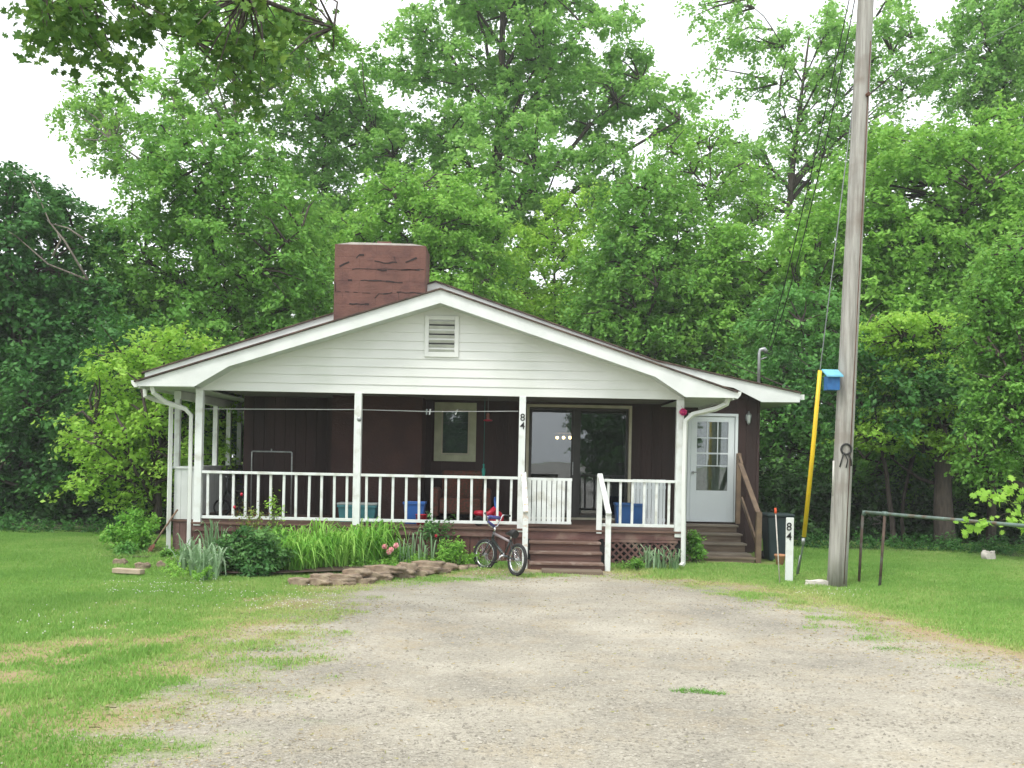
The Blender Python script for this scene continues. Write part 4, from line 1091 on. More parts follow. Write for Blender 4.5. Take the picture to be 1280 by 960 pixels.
# reflector stick
c = G(975, 730); t = P(969.5, 640, c[1])
r = thing('driveway_marker', 'thin pale driveway stake with an orange tip', 'stake', (c[0], c[1], 0))
mb = MB(); mb.tube([(c[0], c[1], -.05), t], .009, 6); mb.build('stake', M['rockpale'], r)
mb = MB(); mb.tube([t-Vector((0,0,.02)), t+Vector((-.003,0,.06))], [.02,.016], 8); mb.build('reflector', M['orange'], r)
# trash bin
r = thing('wheelie_bin', 'dark green wheeled bin beside the side steps', 'bin', (4.80, 18.0, 0))
mb = MB(); x0, x1, y0, y1 = 4.58, 5.04, 17.75, 18.25
vs = [(x0+.05,y0+.05,.06),(x1-.05,y0+.05,.06),(x1-.05,y1-.04,.06),(x0+.05,y1-.04,.06),(x0,y0,.84),(x1,y0,.84),(x1,y1,.84),(x0,y1,.84)]
mb.add(vs, [(0,3,2,1),(4,5,6,7),(0,1,5,4),(1,2,6,5),(2,3,7,6),(3,0,4,7)]); mb.build('bin_body', M['binplastic'], r, bevel=.03)
mb = MB(); mb.box(x0-.02, x1+.02, y0-.03, y1+.03, .842, .90); mb.build('lid', M['binplastic'], r, bevel=.02)
for xx in (x0+.02, x1-.06): mb = MB(); mb.torus((xx+.02, y1-.02, .10), (1,0,0), .07, .03, 18, 8); mb.build('wheel', M['tyre'], r)
mb = MB(); mb.tube([(x0+.05, y1+.05, .80), (x1-.05, y1+.05, .80)], .014, 8); mb.build('handle', M['binplastic'], r)
# terracotta ball/pot near the bin
c = P(975, 695, 17.2)
mb = MB(); mb.lathe((c.x, c.y, 0.03), [(0,0),(.06,0),(.085,.16),(.10,.165),(.10,.20),(.08,.20),(.06,.03)], 16)
tag(mb.build('flower_pot', M['terracotta'], loc=(c.x, c.y, .03)), 'small terracotta pot on the grass before the dark bin', 'pot')
# pipe rail
a = Vector((5.36, 15.12, 1.085)); b = Vector((6.29, 12.2, 1.085)); d = (b-a).normalized(); e = a+d*7.5
r = thing('pipe_railing', 'old grey green pipe rail on rusty legs right of the pole', 'railing', (5.36, 15.12, 0))
mb = MB(); mb.tube([a+Vector((-.02,0,-.06)), a+Vector((-.0,0,-.012)), a+d*.05, b, e], .024, 10); mb.build('rail_pipe', M['pipe'], r)
mb = MB(); mb.tube([a+Vector((-.02,0,-.05)), Vector((5.30, 15.12, -.05))], .022, 8); mb.build('leg', M['pipe_rust'], r)
q = a+d*.48; mb = MB(); mb.tube([q, Vector((q.x-.06, q.y, -.05))], .022, 8); mb.build('leg', M['pipe_rust'], r)
mb = MB(); mb.tube([q+Vector((0,0,.0))-d*.05, q+d*.05], .033, 8); mb.tube([a-Vector((.0,0,.05)), a+Vector((0,0,.02))], .032, 8); mb.build('fitting', M['pipe'], r)
mb = MB(); mb.tube([a+d*5.5, Vector(((a+d*5.5).x, (a+d*5.5).y, -.05))], .022, 8); mb.build('leg', M['pipe_rust'], r)

# ------------------------------------------------------------------ bicycle
def bicycle():
    rw = Vector((.09, 15.10, .245)); fw = Vector((-.42, 15.86, .245))
    rw.z += .01; fw.z += .025
    d = (fw-rw); d.z = 0; wb = d.length; d.normalize(); s = Vector((-d.y, d.x, 0))
    up = (Vector((0,0,1))+s*(-.10)).normalized()
    root = thing('bmx_bicycle', 'small dark bmx bicycle parked on the grass by the front steps', 'bicycle', ((rw.x+fw.x)/2, (rw.y+fw.y)/2, 0))
    base = Vector((rw.x, rw.y, .01))
    def L(u, v, w=0): return base+d*u+up*v+s*w
    ax = s+up*0.0
    axs = (s-up*s.dot(up)).normalized()
    fdir = (d*math.cos(.25)+axs*math.sin(.25)); fax = fdir.cross(up).normalized()
    for nm, u, a in (('rear_wheel', 0, axs), ('front_wheel', wb, fax)):
        c = L(u, .245)
        mb = MB(); mb.tube([c-a*.045, c+a*.045], .022, 10); w = mb.build(nm, M['metal'], root)
        mb = MB(); mb.torus(c, a, .222, .027, 40, 10); mb.build('tyre', M['tyre'], w)
        mb = MB(); mb.torus(c, a, .192, .012, 40, 8); mb.torus(c, a, .186, .010, 40, 6); mb.build('rim', M['chrome'], w)
        mb = MB(); u1 = a.orthogonal().normalized(); v1 = a.cross(u1)
        for k in range(28):
            A = 2*math.pi*k/28; B = A+(.5 if k % 2 else -.5); sd = .035*(1 if k % 4 < 2 else -1)
            mb.tube([c+a*sd+(u1*math.cos(B)+v1*math.sin(B))*.022, c+(u1*math.cos(A)+v1*math.sin(A))*.185], .0016, 4, cap=False)
        mb.build('spokes', M['chrome'], w)
    bb = L(.36, .27); hd0 = L(wb-.17, .50); hd1 = L(wb-.20, .62); st = L(.24, .52); 
    mb = MB(); mb.tube([bb, hd0], .024, 10); mb.tube([bb, st], .016, 10)
    for k in (-1, 1): mb.tube([bb+axs*.03*k, L(0, .245)+axs*.055*k], .010, 8); mb.tube([st+axs*.012*k, L(0, .245)+axs*.055*k], .009, 8)
    mb.tube([hd0-(hd1-hd0)*.15, hd1], .022, 10)
    fr = mb.build('frame', M['bikeframe'], root)
    mb = MB(); mb.tube([st+Vector((0,0,-.02)), hd1-Vector((0,0,.03))], .021, 10); mb.build('top_tube', M['bikegrey'], root)
    mb = MB(); cr_ = hd0-(hd1-hd0)*.3
    for k in (-1, 1): mb.tube([cr_+fax*.0, cr_+fax*.055*k, L(wb, .245)+fax*.055*k], .012, 8)
    mb.build('fork', M['bikeframe'], root)
    stem = hd1+(hd1-hd0)*.45
    mb = MB(); mb.tube([hd1, stem, stem+fdir*.05], .016, 8)
    bar = stem+fdir*.05
    pts = [bar-fax*.30+up*.22-fdir*.08, bar-fax*.20+up*.22, bar-fax*.10+up*.04, bar, bar+fax*.10+up*.04, bar+fax*.20+up*.22, bar+fax*.30+up*.22-fdir*.08]
    mb.tube(pts, .011, 8); mb.tube([bar-fax*.17+up*.17, bar+fax*.17+up*.17], .008, 8); hb = mb.build('handlebar', M['chrome'], root)
    mb = MB(); mb.tube([pts[0], pts[0].lerp(pts[1], .8)], .017, 8); mb.tube([pts[-1], pts[-1].lerp(pts[-2], .8)], .017, 8); mb.build('grips', M['black'], hb)
    mb = MB(); mb.tube([bar-fax*.13+up*.17, bar+fax*.13+up*.17], .03, 10); mb.tube([bar-fax*.13+up*.10,bar+fax*.03+up*.03],.022,8); mb.build('bar_pad', M['purple'], hb)
    mb = MB(); mb.tube([L(.11, .62), L(.18, .635), L(.28, .625), L(.37, .615)], [.06,.065,.035,.018], 12); sd = mb.build('seat', M['black'], root)
    for v in sd.data.vertices: pass
    mb = MB(); mb.tube([st, L(.215, .61)], .012, 8); mb.build('seat_post', M['chrome'], root)
    mb = MB(); mb.torus(bb+axs*.05, axs, .062, .004, 24, 5); mb.tube([bb-axs*.06, bb+axs*.06], .018, 8)
    mb.tube([bb+axs*.06, bb+axs*.07+d*.09-up*.11], .009, 6); mb.tube([bb-axs*.06, bb-axs*.07-d*.09+up*.11], .009, 6); ck = mb.build('crank', M['chrome'], root)
    mb = MB(); 
    for sg in (1, -1): q = bb+axs*.07*sg+(d*.09-up*.11)*sg; mb.bar(q+axs*.01*sg, q+axs*.10*sg, .07, .02)
    mb.build('pedals', M['black'], ck)
    mb = MB(); mb.tube([bb+axs*.05+up*.06, L(0, .245+.03)+axs*.05], .004, 5); mb.tube([bb+axs*.05-up*.06, L(0, .245-.03)+axs*.05], .004, 5); mb.build('chain', M['rust'], root)
    mb = MB(); q = L(.28, .22); mb.tube([q, L(.33, .0, -.16)], .007, 6); mb.build('kickstand', M['chrome'], root)
bicycle()

# ------------------------------------------------------------------ shovel, stones, plank
a = P(187, 704, 17.0); b = P(222, 637, 17.0)
r = thing('shovel', 'old long-handled shovel leaning in the left flower bed', 'shovel', (a.x, a.y, 0.05))
a.z = max(a.z, .1)
mb = MB(); mb.tube([a+(b-a)*.12, a+(b-a)*.5+Vector((-.02,0,-.02)), b], .016, 8); mb.build('handle', M['redhandle'], r)
dd = (b-a).normalized(); sx = Vector((.7,-.7,0))
mb = MB()
q = a+dd*.13; pr = [(0,.03),(.05,.09),(.12,.11),(.2,.09),(.27,.0)]
vs = []
for t, w in pr:
    for k in (-1,-.5,0,.5,1): vs.append(q-dd*t+sx*w*k+Vector((0,-.03,0))*(1-k*k))
mb.add(vs, [(i*5+k, i*5+k+1, i*5+k+6, i*5+k+5) for i in range(4) for k in range(4)], smooth=True); bl = mb.build('blade', M['rust'], r)
md = bl.modifiers.new('s', 'SOLIDIFY'); md.thickness = .004

def rock(name, label, c, s, seed, m, group=None, cat='stone', rot=0, pw=.62):
    rr = random.Random(seed); bm = bmesh.new(); bmesh.ops.create_icosphere(bm, subdivisions=4, radius=1)
    ph = [rr.uniform(0, 6) for _ in range(6)]
    for v in bm.verts:
        p = v.co.copy(); p = Vector([math.copysign(abs(q)**pw, q) for q in p]); n = math.sin(p.x*2.7+ph[0])*math.cos(p.y*3.1+ph[1])*.22+math.sin(p.z*5+p.x*4+ph[2])*.09+math.sin(p.y*9+p.x*7+ph[3])*.05+abs(math.sin(p.z*11+p.x*2.3+ph[4]))*.07+math.sin(p.x*17+p.y*13+p.z*15)*.02
        p *= (1+n); p.z = max(-.8, min(.72+.14*math.sin(p.x*4+ph[4])+.06*math.sin(p.y*7), p.z)); p.y = max(-.8, min(.8, p.y))
        v.co = Matrix.Rotation(rot, 3, 'Z') @ Vector((p.x*s[0], p.y*s[1], p.z*s[2]))+Vector(c)
    me = bpy.data.meshes.new(name); bm.to_mesh(me); bm.free()
    o = link(name, me, m, loc=c, smooth=True); tag(o, label, cat, group); return o
sp = [(376,731,15,2.6,0),(400,729,15,3,0),(424,728,17,3,0),(450,726,17,3,0),(476,724,16,3.2,0),(500,722,15,3.4,0),(524,719,16,3.6,0),(550,715,14,3.6,0),(574,711,11,3,0),
      (404,722,14,3,1),(432,721,19,3,1),(466,719,19,2.8,1),(499,715,17,3.4,1),(529,712,17,3.6,1),(557,709,14,3,1),
      (446,714,14,2.2,2),(480,712,22,2.6,2),(510,707,13,3.6,2),(535,705,18,3.0,2),(588,705,9,2.4,0)]
for i, (px, py, w, h, lev) in enumerate(sp):
    base = {400:1}; yb_ = 15.15+max(0, (px-440))*.0062+.09*lev
    yb_ = G(min(px, 574), 731 if px < 440 else 731-(px-440)*.125)[1]+.05*lev+.05; c = P(px, py, yb_); s = yb_/F; c.z = .03+.062*lev
    rock('border_stone', 'flat brown field stone in the low wall edging the flower bed', (c.x, yb_, max(c.z, .04)), (w*s*random.uniform(.95, 1.12), .13+.05*random.random(), .062), i, M['stone'], 'stones edging the flower bed', rot=random.uniform(-.2, .2), pw=.75)
x, y = G(1022, 732); rock('pale_rock', 'low pale rock at the foot of the utility pole', (x, y, .03), (.17, .10, .07), 77, M['rockpale'])
for i, (px, py, lab) in enumerate(((205, 706, 'small stone at the foot of the leaning shovel'), (150, 703, 'brown stone at the left rim of the small left flower bed'), (178, 708, 'flat stone behind the pale timber edging'))):
    x, y = G(px, py+4); rock('small_stone', lab, (x, y, .05), (.10, .08, .07), 90+i, M['stone'])
c = P(1185, 700, 19.3); rock('grey_stone_block', 'small grey stone block on the lawn edge under the far right trees', (P(1236, 697, 18.9).x, 18.9, .12), (.10, .09, .13), 5, M['rockpale'])
a = G(143, 718); b = G(178, 720)
tag(MB().bar((a[0], a[1], .06), (b[0], b[1], .06), .12, .07).build('timber_edge', mat('pale_timber', (.50,.42,.32), (.38,.3,.22), 6, .9), loc=(a[0], a[1], .05), bevel=.01), 'short pale timber edging the small left flower bed', 'timber')
mb = MB(); mb.add([(G(360,735)[0], 14.9, .055)], []); 
bedpts = [G(225,716), G(260,722), G(320,724), G(370,722), G(470,718), G(560,709), G(590,702)]
bed = [(x, y+.05) for x, y in bedpts]+[(-.2, 16.6), (-5.3, 16.65), (-5.9, 16.9)]
mb = MB(); mb.add([(x, y, .072) for x, y in bed], [tuple(range(len(bed)))]); tag(mb.build('garden_soil', M['soil']), kind='structure')
mb = MB(); mb.add([(P(x_, 700, 17)[0], 17+dy, .066) for x_, dy in ((135,-.9),(205,-.8),(215,.5),(140,.6))], [(0,1,2,3)]); tag(mb.build('garden_soil', M['soil']), kind='structure')

# ------------------------------------------------------------------ plants
def strap_plant(name, label, centers, leaf, n, h, w, spread, seed, cat='plant', group=None, stiff=.5, segs=5):
    """arching strap leaves from one or a few crowns: one thing"""
    rg = np.random.default_rng(seed); root = thing(name, label, cat, (centers[0][0], centers[0][1], 0), group)
    Vs = []; Fs = []; K = []; b = 0
    for (cx_, cy_) in centers:
        cs = rg.uniform(.78, 1.12); ck = rg.normal(0, .14)
        z0 = float(gz(cx_, cy_))+.02
        for i in range(n):
            a = rg.uniform(0, 6.283); hh = h*cs*rg.uniform(.5, 1.18); out = spread*rg.uniform(.15, 1)
            ww = w*rg.uniform(.7, 1.2); o = rg.normal(size=2)*.06; kk = rg.normal(.5, .22)+ck
            dx, dy = math.cos(a), math.sin(a)
            tw = rg.uniform(-.6, .6)
            sx_, sy_ = -math.sin(a+tw), math.cos(a+tw)
            for s in range(segs+1):
                t = s/segs; rr = out*(t**1.5); zz = hh*(math.sin(min(1, t*1.0)*math.pi*(.5+.35*(1-stiff)*(out/spread))))
                wd = ww*(1-t**2.2)*(.5+.5*min(1, t*4))+.0008
                p = (cx_+o[0]+dx*rr, cy_+o[1]+dy*rr, z0+zz)
                Vs.append((p[0]-sx_*wd, p[1]-sy_*wd, p[2])); Vs.append((p[0]+sx_*wd, p[1]+sy_*wd, p[2]))
                if s: Fs.append((b+2*s-2, b+2*s-1, b+2*s+1, b+2*s)); K.append(kk+.15*t)
            b += 2*(segs+1)
    me = npmesh('leaves', np.array(Vs), np.array(Fs), np.array(K)); link('leaves', me, GREEN[leaf], root)
    return root
def bush(name, label, px, py, rx, ry, Y, leaf, n=12, per=900, size=.07, crad=None, seed=1, cat='bush', shape=RHOMB, group=None, flat=.8, droop=.1):
    rg = np.random.default_rng(seed); e = px_ell(px, py, rx, ry, Y)
    bx = e[0]; root = thing(name, label, cat, (bx, Y, 0.02), group)
    crad = crad or e[3]*.42
    pts = []
    for _ in range(n):
        d = rg.normal(size=3); d /= np.linalg.norm(d); q = np.array(e[:3])+d*rg.uniform(.2, .85)*np.array(e[3:])
        q[2] = max(q[2], .1); pts.append(q)
    C, Nn, A, S, K = spray_leaves(rg, pts, [crad*rg.uniform(.7, 1.1) for _ in pts], per/(crad*crad)*.32, size, flat, droop, twigs=12, jit=.14)
    ok = C[:, 2] > .03; C, Nn, A, S, K = C[ok], Nn[ok], A[ok], S[ok], K[ok]
    link('foliage', leaf_mesh('foliage', C, Nn, A, S, K, shape=shape), GREEN[leaf], root)
    mb = MB()
    for q in pts: mb.tube([(bx+rg.normal()*.04, Y+rg.normal()*.04, 0), ((bx+q[0])/2+rg.normal()*.03, (Y+q[1])/2, q[2]*.55), tuple(q)], [.010, .007, .003], 5, cap=False)
    mb.build('stems', M['stem'], root)
    return root
# bluish iris
def gp(px, py): return G(px, py)
strap_plant('iris_clump', 'blue green iris leaves at the left end of the flower bed', [gp(245,722), gp(258,727), gp(232,716), gp(266,722)], 'blue', 30, .46, .017, .36, 21, stiff=.4)
strap_plant('iris_clump', 'tall iris clump by the porch corner downspout', [(P(270,690,16.0).x, 16.0), (P(262,690,16.2).x, 16.2)], 'blue', 20, .62, .016, .28, 22, stiff=.6)
strap_plant('iris_clump', 'blue green iris spears between pink flower and bicycle', [(P(503,690,15.9).x, 15.9), (P(520,690,16.0).x, 16.0), (P(535,690,16.0).x, 16.05)], 'blue', 9, .52, .015, .18, 23, stiff=.7)
strap_plant('iris_clump', 'short bluish leaves growing in front of the brown lattice', [(P(822,700,16.35).x, 16.3), (P(838,700,16.35).x, 16.25), (P(808,700,16.35).x, 16.3)], 'blue', 24, .34, .014, .32, 24, stiff=.3)
lil = [gp(px, py) for px, py in ((365,718),(385,716),(405,714),(425,713),(445,711),(465,709),(400,706),(430,704),(455,702),(375,708),(480,706),(350,716))]
strap_plant('daylily_bed', 'bright green arching daylily leaves filling the middle of the flower bed', lil, 'lily', 80, .54, .015, .60, 25, stiff=-.35)
strap_plant('daylily_clump', 'taller green leaves beside the second porch post', [(P(470,690,16.3).x, 16.3), (P(458,690,16.2).x, 16.35)], 'lily', 34, .60, .013, .42, 26, stiff=0)
bush('peony_bush', 'dark green leafy peony bush at the front of the flower bed', 312, 700, 54, 44, 14.65, 'peony', 46, 640, .075, .24, 31)
bush('low_shrub', 'medium green shrub just left of the daylilies', 345, 680, 26, 26, 15.6, 'mid', 12, 500, .06, .22, 32)
bush('leafy_weed', 'small round green plant by the brown porch skirt corner', 215, 706, 14, 14, 16.3, 'mid', 6, 400, .05, .14, 39)
bush('rose_bush', 'rose bush with reddish shoots rising before the left porch railing', 312, 650, 26, 26, 16.2, 'reddish', 9, 130, .05, .20, 33, flat=1.2)
bush('rose_bush', 'thin climbing stems with yellow green leaves before the railing', 340, 640, 14, 32, 16.3, 'yellow', 8, 90, .05, .16, 34, flat=1.3)
bush('low_shrub', 'small bright green shrub behind the stone edging near the bicycle', 568, 690, 28, 14, 15.9, 'light', 16, 420, .05, .15, 35)
bush('rose_bush', 'dark leafy rose bush with red buds by the porch skirt', 545, 665, 22, 26, 16.35, 'peony', 9, 240, .055, .2, 36)
bush('ground_plant', 'green leafy plants along the porch skirt behind the irises', 500, 686, 40, 16, 16.3, 'mid', 12, 300, .05, .18, 37)
bush('azalea_bush', 'round yellow green bush on the lawn left of the porch', 165, 668, 42, 34, 17.4, 'lily', 26, 560, .065, .25, 38)
bush('azalea_bush', 'darker green low plant below the round yellow green bush', 162, 694, 22, 18, 16.6, 'cool', 12, 480, .05, .17, 40)
bush('side_shrub', 'green shrub squeezed between downspout and side steps', 869, 680, 9, 26, 17.1, 'mid', 10, 380, .06, .16, 41, flat=1.2)
bush('low_shrub', 'green weeds at the foot of the brown step post', 795, 706, 30, 6, 16.2, 'mid', 9, 260, .04, .10, 42)
rg = np.random.default_rng(77); pts = []
while len(pts) < 260:
    px, py = rg.uniform(205, 600), rg.uniform(700, 732)
    x, y = G(px, py); y = min(y, 16.55)+rg.uniform(0, .5)
    if px > 350 and y < 15.42: continue
    if 262 < px < 360 and y < 15.2: continue
    pts.append(np.array((x, min(y, 16.55), rg.uniform(.04, .16))))
C, Nn, A, S, K = spray_leaves(rg, pts, list(rg.uniform(.09, .17, len(pts))), 2600, .05, 1.0); ok = C[:, 2] > .05
o = link('bed_weeds', leaf_mesh('bed_weeds', C[ok], Nn[ok], A[ok], S[ok], K[ok]), GREEN['light']); tag(o, 'low green ground cover between the plants of the flower bed', 'weeds', kind='stuff')
for i, (px, py) in enumerate(((481,683),(489,687),(495,682),(486,690))):
    c = P(px, py, 15.7); rr = np.random.default_rng(60+i); n = 70; d = unit(rr.normal(size=(n,3)))
    me = leaf_mesh('peony_flower', np.array(c)+d*.035, d+rr.normal(size=(n,3))*.4, rr.normal(size=(n,3)), np.full(n,.05), rr.uniform(0,1,n))
    o = link('peony_flower', me, GREEN.setdefault('petal', leafmat('pink_petal', (.75,.28,.32), (.85,.45,.46), (.9,.65,.62), .3)), loc=c); tag(o, 'pale pink flower in the bed beside the daylilies', 'flower', 'pink flowers beside the daylilies')
for i, (px, py, lab) in enumerate(((545, 670, 'red bud on the dark rose bush near the bicycle'), (302, 618, 'red rose bud before the left porch railing'), (293,634,'small red bloom low in the left rose bush'))):
    c = P(px, py, 16.2); mb = MB(); mb.lathe(c, [(0,.03),(.018,.022),(.025,0),(.014,-.025),(0,-.03)], 8); tag(mb.build('rose_bud', M['red'], loc=c), lab, 'flower')

# ------------------------------------------------------------------ trees
T = make_tree
T('maple_tree', 'dark dense tree at the far left edge of the lawn', 25, 30, [(20,320,115,110),(-40,430,130,130),(70,430,100,110),(10,250,80,50)], 'dark', .19, 150, 250, .95, .25, 101)
T('locust_tree', 'feathery mid green tree left of the chimney', 26, 275, [(255,225,95,75),(300,300,110,100),(200,320,90,80),(340,380,80,90),(260,420,110,70)], 'mid', .17, 200, 270, .85, .22, 102)
T('oak_tree', 'tall oak with pale limb behind the feathery tree on the left', 35, 318, [(160,175,80,38),(250,120,70,45),(370,70,60,70),(300,40,90,50),(120,140,40,25)], 'light', .20, 80, 230, .95, .28, 103, bark='bark_pale')
T('box_elder', 'small yellow green tree just left of the porch', 20.6, 200, [(170,470,62,48),(235,450,60,42),(120,545,52,42),(200,550,85,65),(160,600,60,32),(260,530,45,80)], 'yellow', .135, 130, 300, .55, .10, 104, droop=.35)
T('tall_oak', 'tallest oak rising behind the centre of the roof', 38, 600, [(600,60,130,100),(520,60,60,40),(500,130,85,70),(720,70,110,100),(620,220,170,80),(790,110,70,50),(440,175,50,60),(640,-60,130,70),(830,140,40,30)], 'pale', .24, 300, 190, 1.05, .42, 105, limbs=22, visible_twigs=.03)
T('maple_tree', 'leafy maple directly behind the chimney', 30.5, 530, [(520,270,85,65),(470,330,70,75),(580,310,55,75),(530,380,100,60)], 'light', .18, 170, 250, .85, .2, 106)
T('hickory_tree', 'upright dark tree with visible trunk behind the right roof slope', 30, 806, [(808,270,60,70),(800,350,85,75),(780,420,80,50),(850,400,50,60)], 'mid', .18, 150, 230, .85, .17, 107)
T('young_tree', 'pale yellow green tree between the maple and the dark upright tree', 33.5, 700, [(690,330,60,70),(720,280,45,50),(670,400,70,60)], 'yellow', .18, 80, 230, .85, .13, 108)
T('ash_tree', 'tall open ash with bare limbs against the sky right of centre', 39, 965, [(930,70,50,50),(1010,110,70,80),(1080,60,80,80),(1140,90,50,60),(890,220,80,60),(1000,220,100,70),(1090,180,80,60),(900,20,40,30)], 'pale', .21, 170, 150, .95, .26, 109, limbs=22, visible_twigs=.035)
T('maple_tree', 'broad full maple filling the right side behind the pole', 28, 1165, [(1150,240,110,80),(1245,240,90,110),(1060,310,80,70),(1180,330,130,90),(1110,400,110,80),(1240,380,90,80)], 'light', .185, 300, 250, .9, .26, 110)
T('pine_oak', 'tall tree with thick trunk at the top right corner', 37, 1238, [(1240,50,55,70),(1275,0,50,60),(1215,100,35,40),(1270,120,50,60)], 'pale', .21, 100, 200, .95, .3, 111, limbs=14)
T('dogwood_tree', 'layered pale green dogwood boughs right of the pole', 21.8, 1185, [(1135,405,60,11),(1110,432,42,10),(1165,455,62,11),(1120,480,50,12),(1150,515,62,14),(1200,425,60,16),(1110,545,60,16),(1190,555,60,18)], 'yellow', .12, 200, 330, .45, .11, 112, flat=.28, droop=.2)
T('holly_tree', 'dense dark green tree at the right edge of the lawn', 18.5, 1300, [(1262,400,60,70),(1285,480,75,80),(1250,545,45,50),(1275,330,50,35)], 'mid', .115, 210, 380, .52, .16, 113)
T('wood_edge_tree', 'mid green tree between the side door and the pole', 26, 1010, [(1000,440,65,80),(1060,480,70,80),(960,520,45,80),(1030,570,80,50),(1090,560,60,60)], 'cool', .165, 220, 270, .75, .16, 114)
T('sapling_tree', 'shaded tree with low boughs above the pipe rail', 24.5, 1178, [(1120,580,70,40),(1190,590,70,40),(1240,600,50,40)], 'mid', .15, 110, 260, .65, .2, 115)
T('young_tree', 'yellow green tree behind the service mast', 30, 905, [(900,350,65,75),(930,410,60,60),(890,430,60,40),(970,360,45,70)], 'light', .18, 120, 230, .85, .14, 116)
T('oak_tree', 'oak in the gap between the feathery tree and the tallest oak', 37, 390, [(400,150,50,45),(390,240,60,70),(430,290,60,60),(350,170,40,40)], 'pale', .21, 80, 200, .95, .22, 117)
T('elm_tree', 'shaded elm behind the small yellow green tree', 24, 95, [(100,500,90,70),(170,520,100,80),(60,580,90,60),(240,500,80,90)], 'dark', .16, 150, 260, .8, .18, 118)
T('slender_tree', 'thin tree with bent branch over the right roof line', 34, 885, [(870,180,55,35),(920,250,50,45),(850,240,40,40)], 'light', .18, 50, 170, .85, .13, 119, bark='bark')
# the wood goes on past both edges of the frame: copies of trees already built
def copy_thing(src, loc, rz, label):
    c = src.copy(); col.objects.link(c); c.location = loc; c.rotation_euler = (0, 0, rz); c['label'] = label
    for ch in src.children:
        d = ch.copy(); col.objects.link(d); d.parent = c
bpy.context.view_layer.update()
_m = [o for o in bpy.data.objects if o.parent is None and o.name.startswith('maple_tree')]
_e = [o for o in bpy.data.objects if o.parent is None and o.name.startswith('elm_tree')]
for src, loc, rz, lab in ((_m[0], (-19, 24, 0), 1.2, 'dark tree beyond the left end of the dark dense tree'), (_m[0], (21, 25, 0), 3.6, 'dark tree past the right end of the lawn'),
                          (_m[2], (23, 30, 0), .5, 'broad maple past the right edge of the wood'), (_e[0], (-17.5, 22.5, 0), 2.2, 'shaded elm past the left end of the lawn'), (_e[0], (16.5, 20.5, 0), 4.2, 'shaded elm past the dense holly on the right')):
    copy_thing(src, loc, rz, lab)
# dead pale branch in left tree
c0 = P(130, 370, 23.5); mb = MB()
def pl(pts, r0, Y=23.5):
    q = [P(x, y, Y) for x, y in pts]; mb.tube(q, [r0*(1-.75*i/(len(q)-1)) for i in range(len(q))], 6)
pl([(110,350),(80,300),(62,278),(50,250),(38,225)], .03); pl([(104,298),(85,285),(66,280)], .03); pl([(66,320),(76,300),(70,288)], .03); pl([(110,350),(60,330),(20,295),(-5,280)], .026)
r = tag(mb.build('dead_branch', M['bark_pale'], loc=c0), 'bare pale dead branch reaching out of the dark left tree', 'branch')
# bare trunks under right trees
for i, (px, Y, rr_, lean, lab) in enumerate(((1183, 21.5, .20, -.1, 'thick dark trunk standing in shade right of the pole'), (1118, 22, .055, -.5, 'thin pale leaning trunk just right of the pole'), (1130, 22.4, .04, .5, 'slim pale trunk leaning right behind the pipe rail'), (195, 21.6, .07, .1, 'slim trunk in shade just left of the porch downspouts'), (1242, 22.5, .10, .2, 'dark trunk in the shade near the right edge'))):
    c = P(px, 575, Y); root = thing('tree_trunk', lab, 'tree', (c.x, Y, 0))
    rgt = random.Random(i); mb = MB(); mb.tube([(c.x+lean*t*t+rgt.uniform(-.03, .03), Y+.2*t, 3.4*t-.1) for t in (0, .1, .2, .35, .5, .7, 1)], [rr_*(1.2-.7*t) for t in (0, .1, .2, .35, .5, .7, 1)], 12)
    tm = M['bark']
    rg = np.random.default_rng(300+i); pts = [np.array((c.x+lean+rg.normal()*.9, Y+.2+rg.normal()*.7, rg.uniform(2.7, 4.6))) for _ in range(22)]
    C, Nn, A, S, K = spray_leaves(rg, pts, [.75]*22, 420, .125); link('crown', leaf_mesh('crown', C, Nn, A, S, K), GREEN['dark'], root)
    for q in pts: mb.tube([(c.x+lean*.6, Y+.15, 2.7), tuple(q)], [.03, .008], 5, cap=False)
    mb.build('trunk', tm, root)

# foreground oak: trunk outside the frame on the left, limb reaching over
rg = np.random.default_rng(200)
root = thing('foreground_oak', 'near oak whose lobed leaves hang into the top left corner', 'tree', (-7.4, 8.6, 0))
mb = MB(); mb.tube([(-7.4, 8.6, -.1), (-7.3, 8.6, 2), (-7.25, 8.65, 4.2), (-7.1, 8.7, 6.5), (-7.2, 8.7, 9)], [.34,.27,.24,.2,.12], 14)
LB = [[(-7.25,8.65,4.9),(-6.2,8.9,6.2),(-4.8,9.2,6.75),(-3.6,9.4,6.5),(-2.6,9.5,6.15),(-1.8,9.6,5.9)], [(-7.2,8.7,5.2),(-6,8.3,6.3),(-4.9,8.2,6.4),(-4.0,8.2,6.0)], [(-7.1,8.7,6.2),(-5.2,9.6,7.2),(-3.2,10.4,7.5),(-1.6,10.6,7.0)], [(-4.8,9.2,6.75),(-4.2,9.6,6.3),(-3.3,9.9,5.9)]]
for l in LB: mb.tube(l, [.085*(1-.85*i/(len(l)-1)) for i in range(len(l))], 8)
LA = np.array([p for l in LB for p in l[1:]])
cl = []
for (px, py, rx, ry, k, Y) in ((150,8,105,32,26,8.8), (75,36,35,18,8,8.6), (125,62,26,14,3,8.8), (210,20,60,45,9,9.2), (320,40,60,48,19,9.6), (385,30,28,50,7,9.8), (320,105,45,28,6,9.8), (255,95,20,25,2,9.4), (150,85,16,10,1,8.8), (270,-60,170,40,12,9.5), (60,-60,100,40,8,8.6)):
    for _ in range(k):
        a = rg.uniform(0, 6.283); q = math.sqrt(rg.uniform(0, 1)); cl.append(np.array(P(px+rx*q*math.cos(a), py+ry*q*math.sin(a), Y+rg.normal()*.35)))
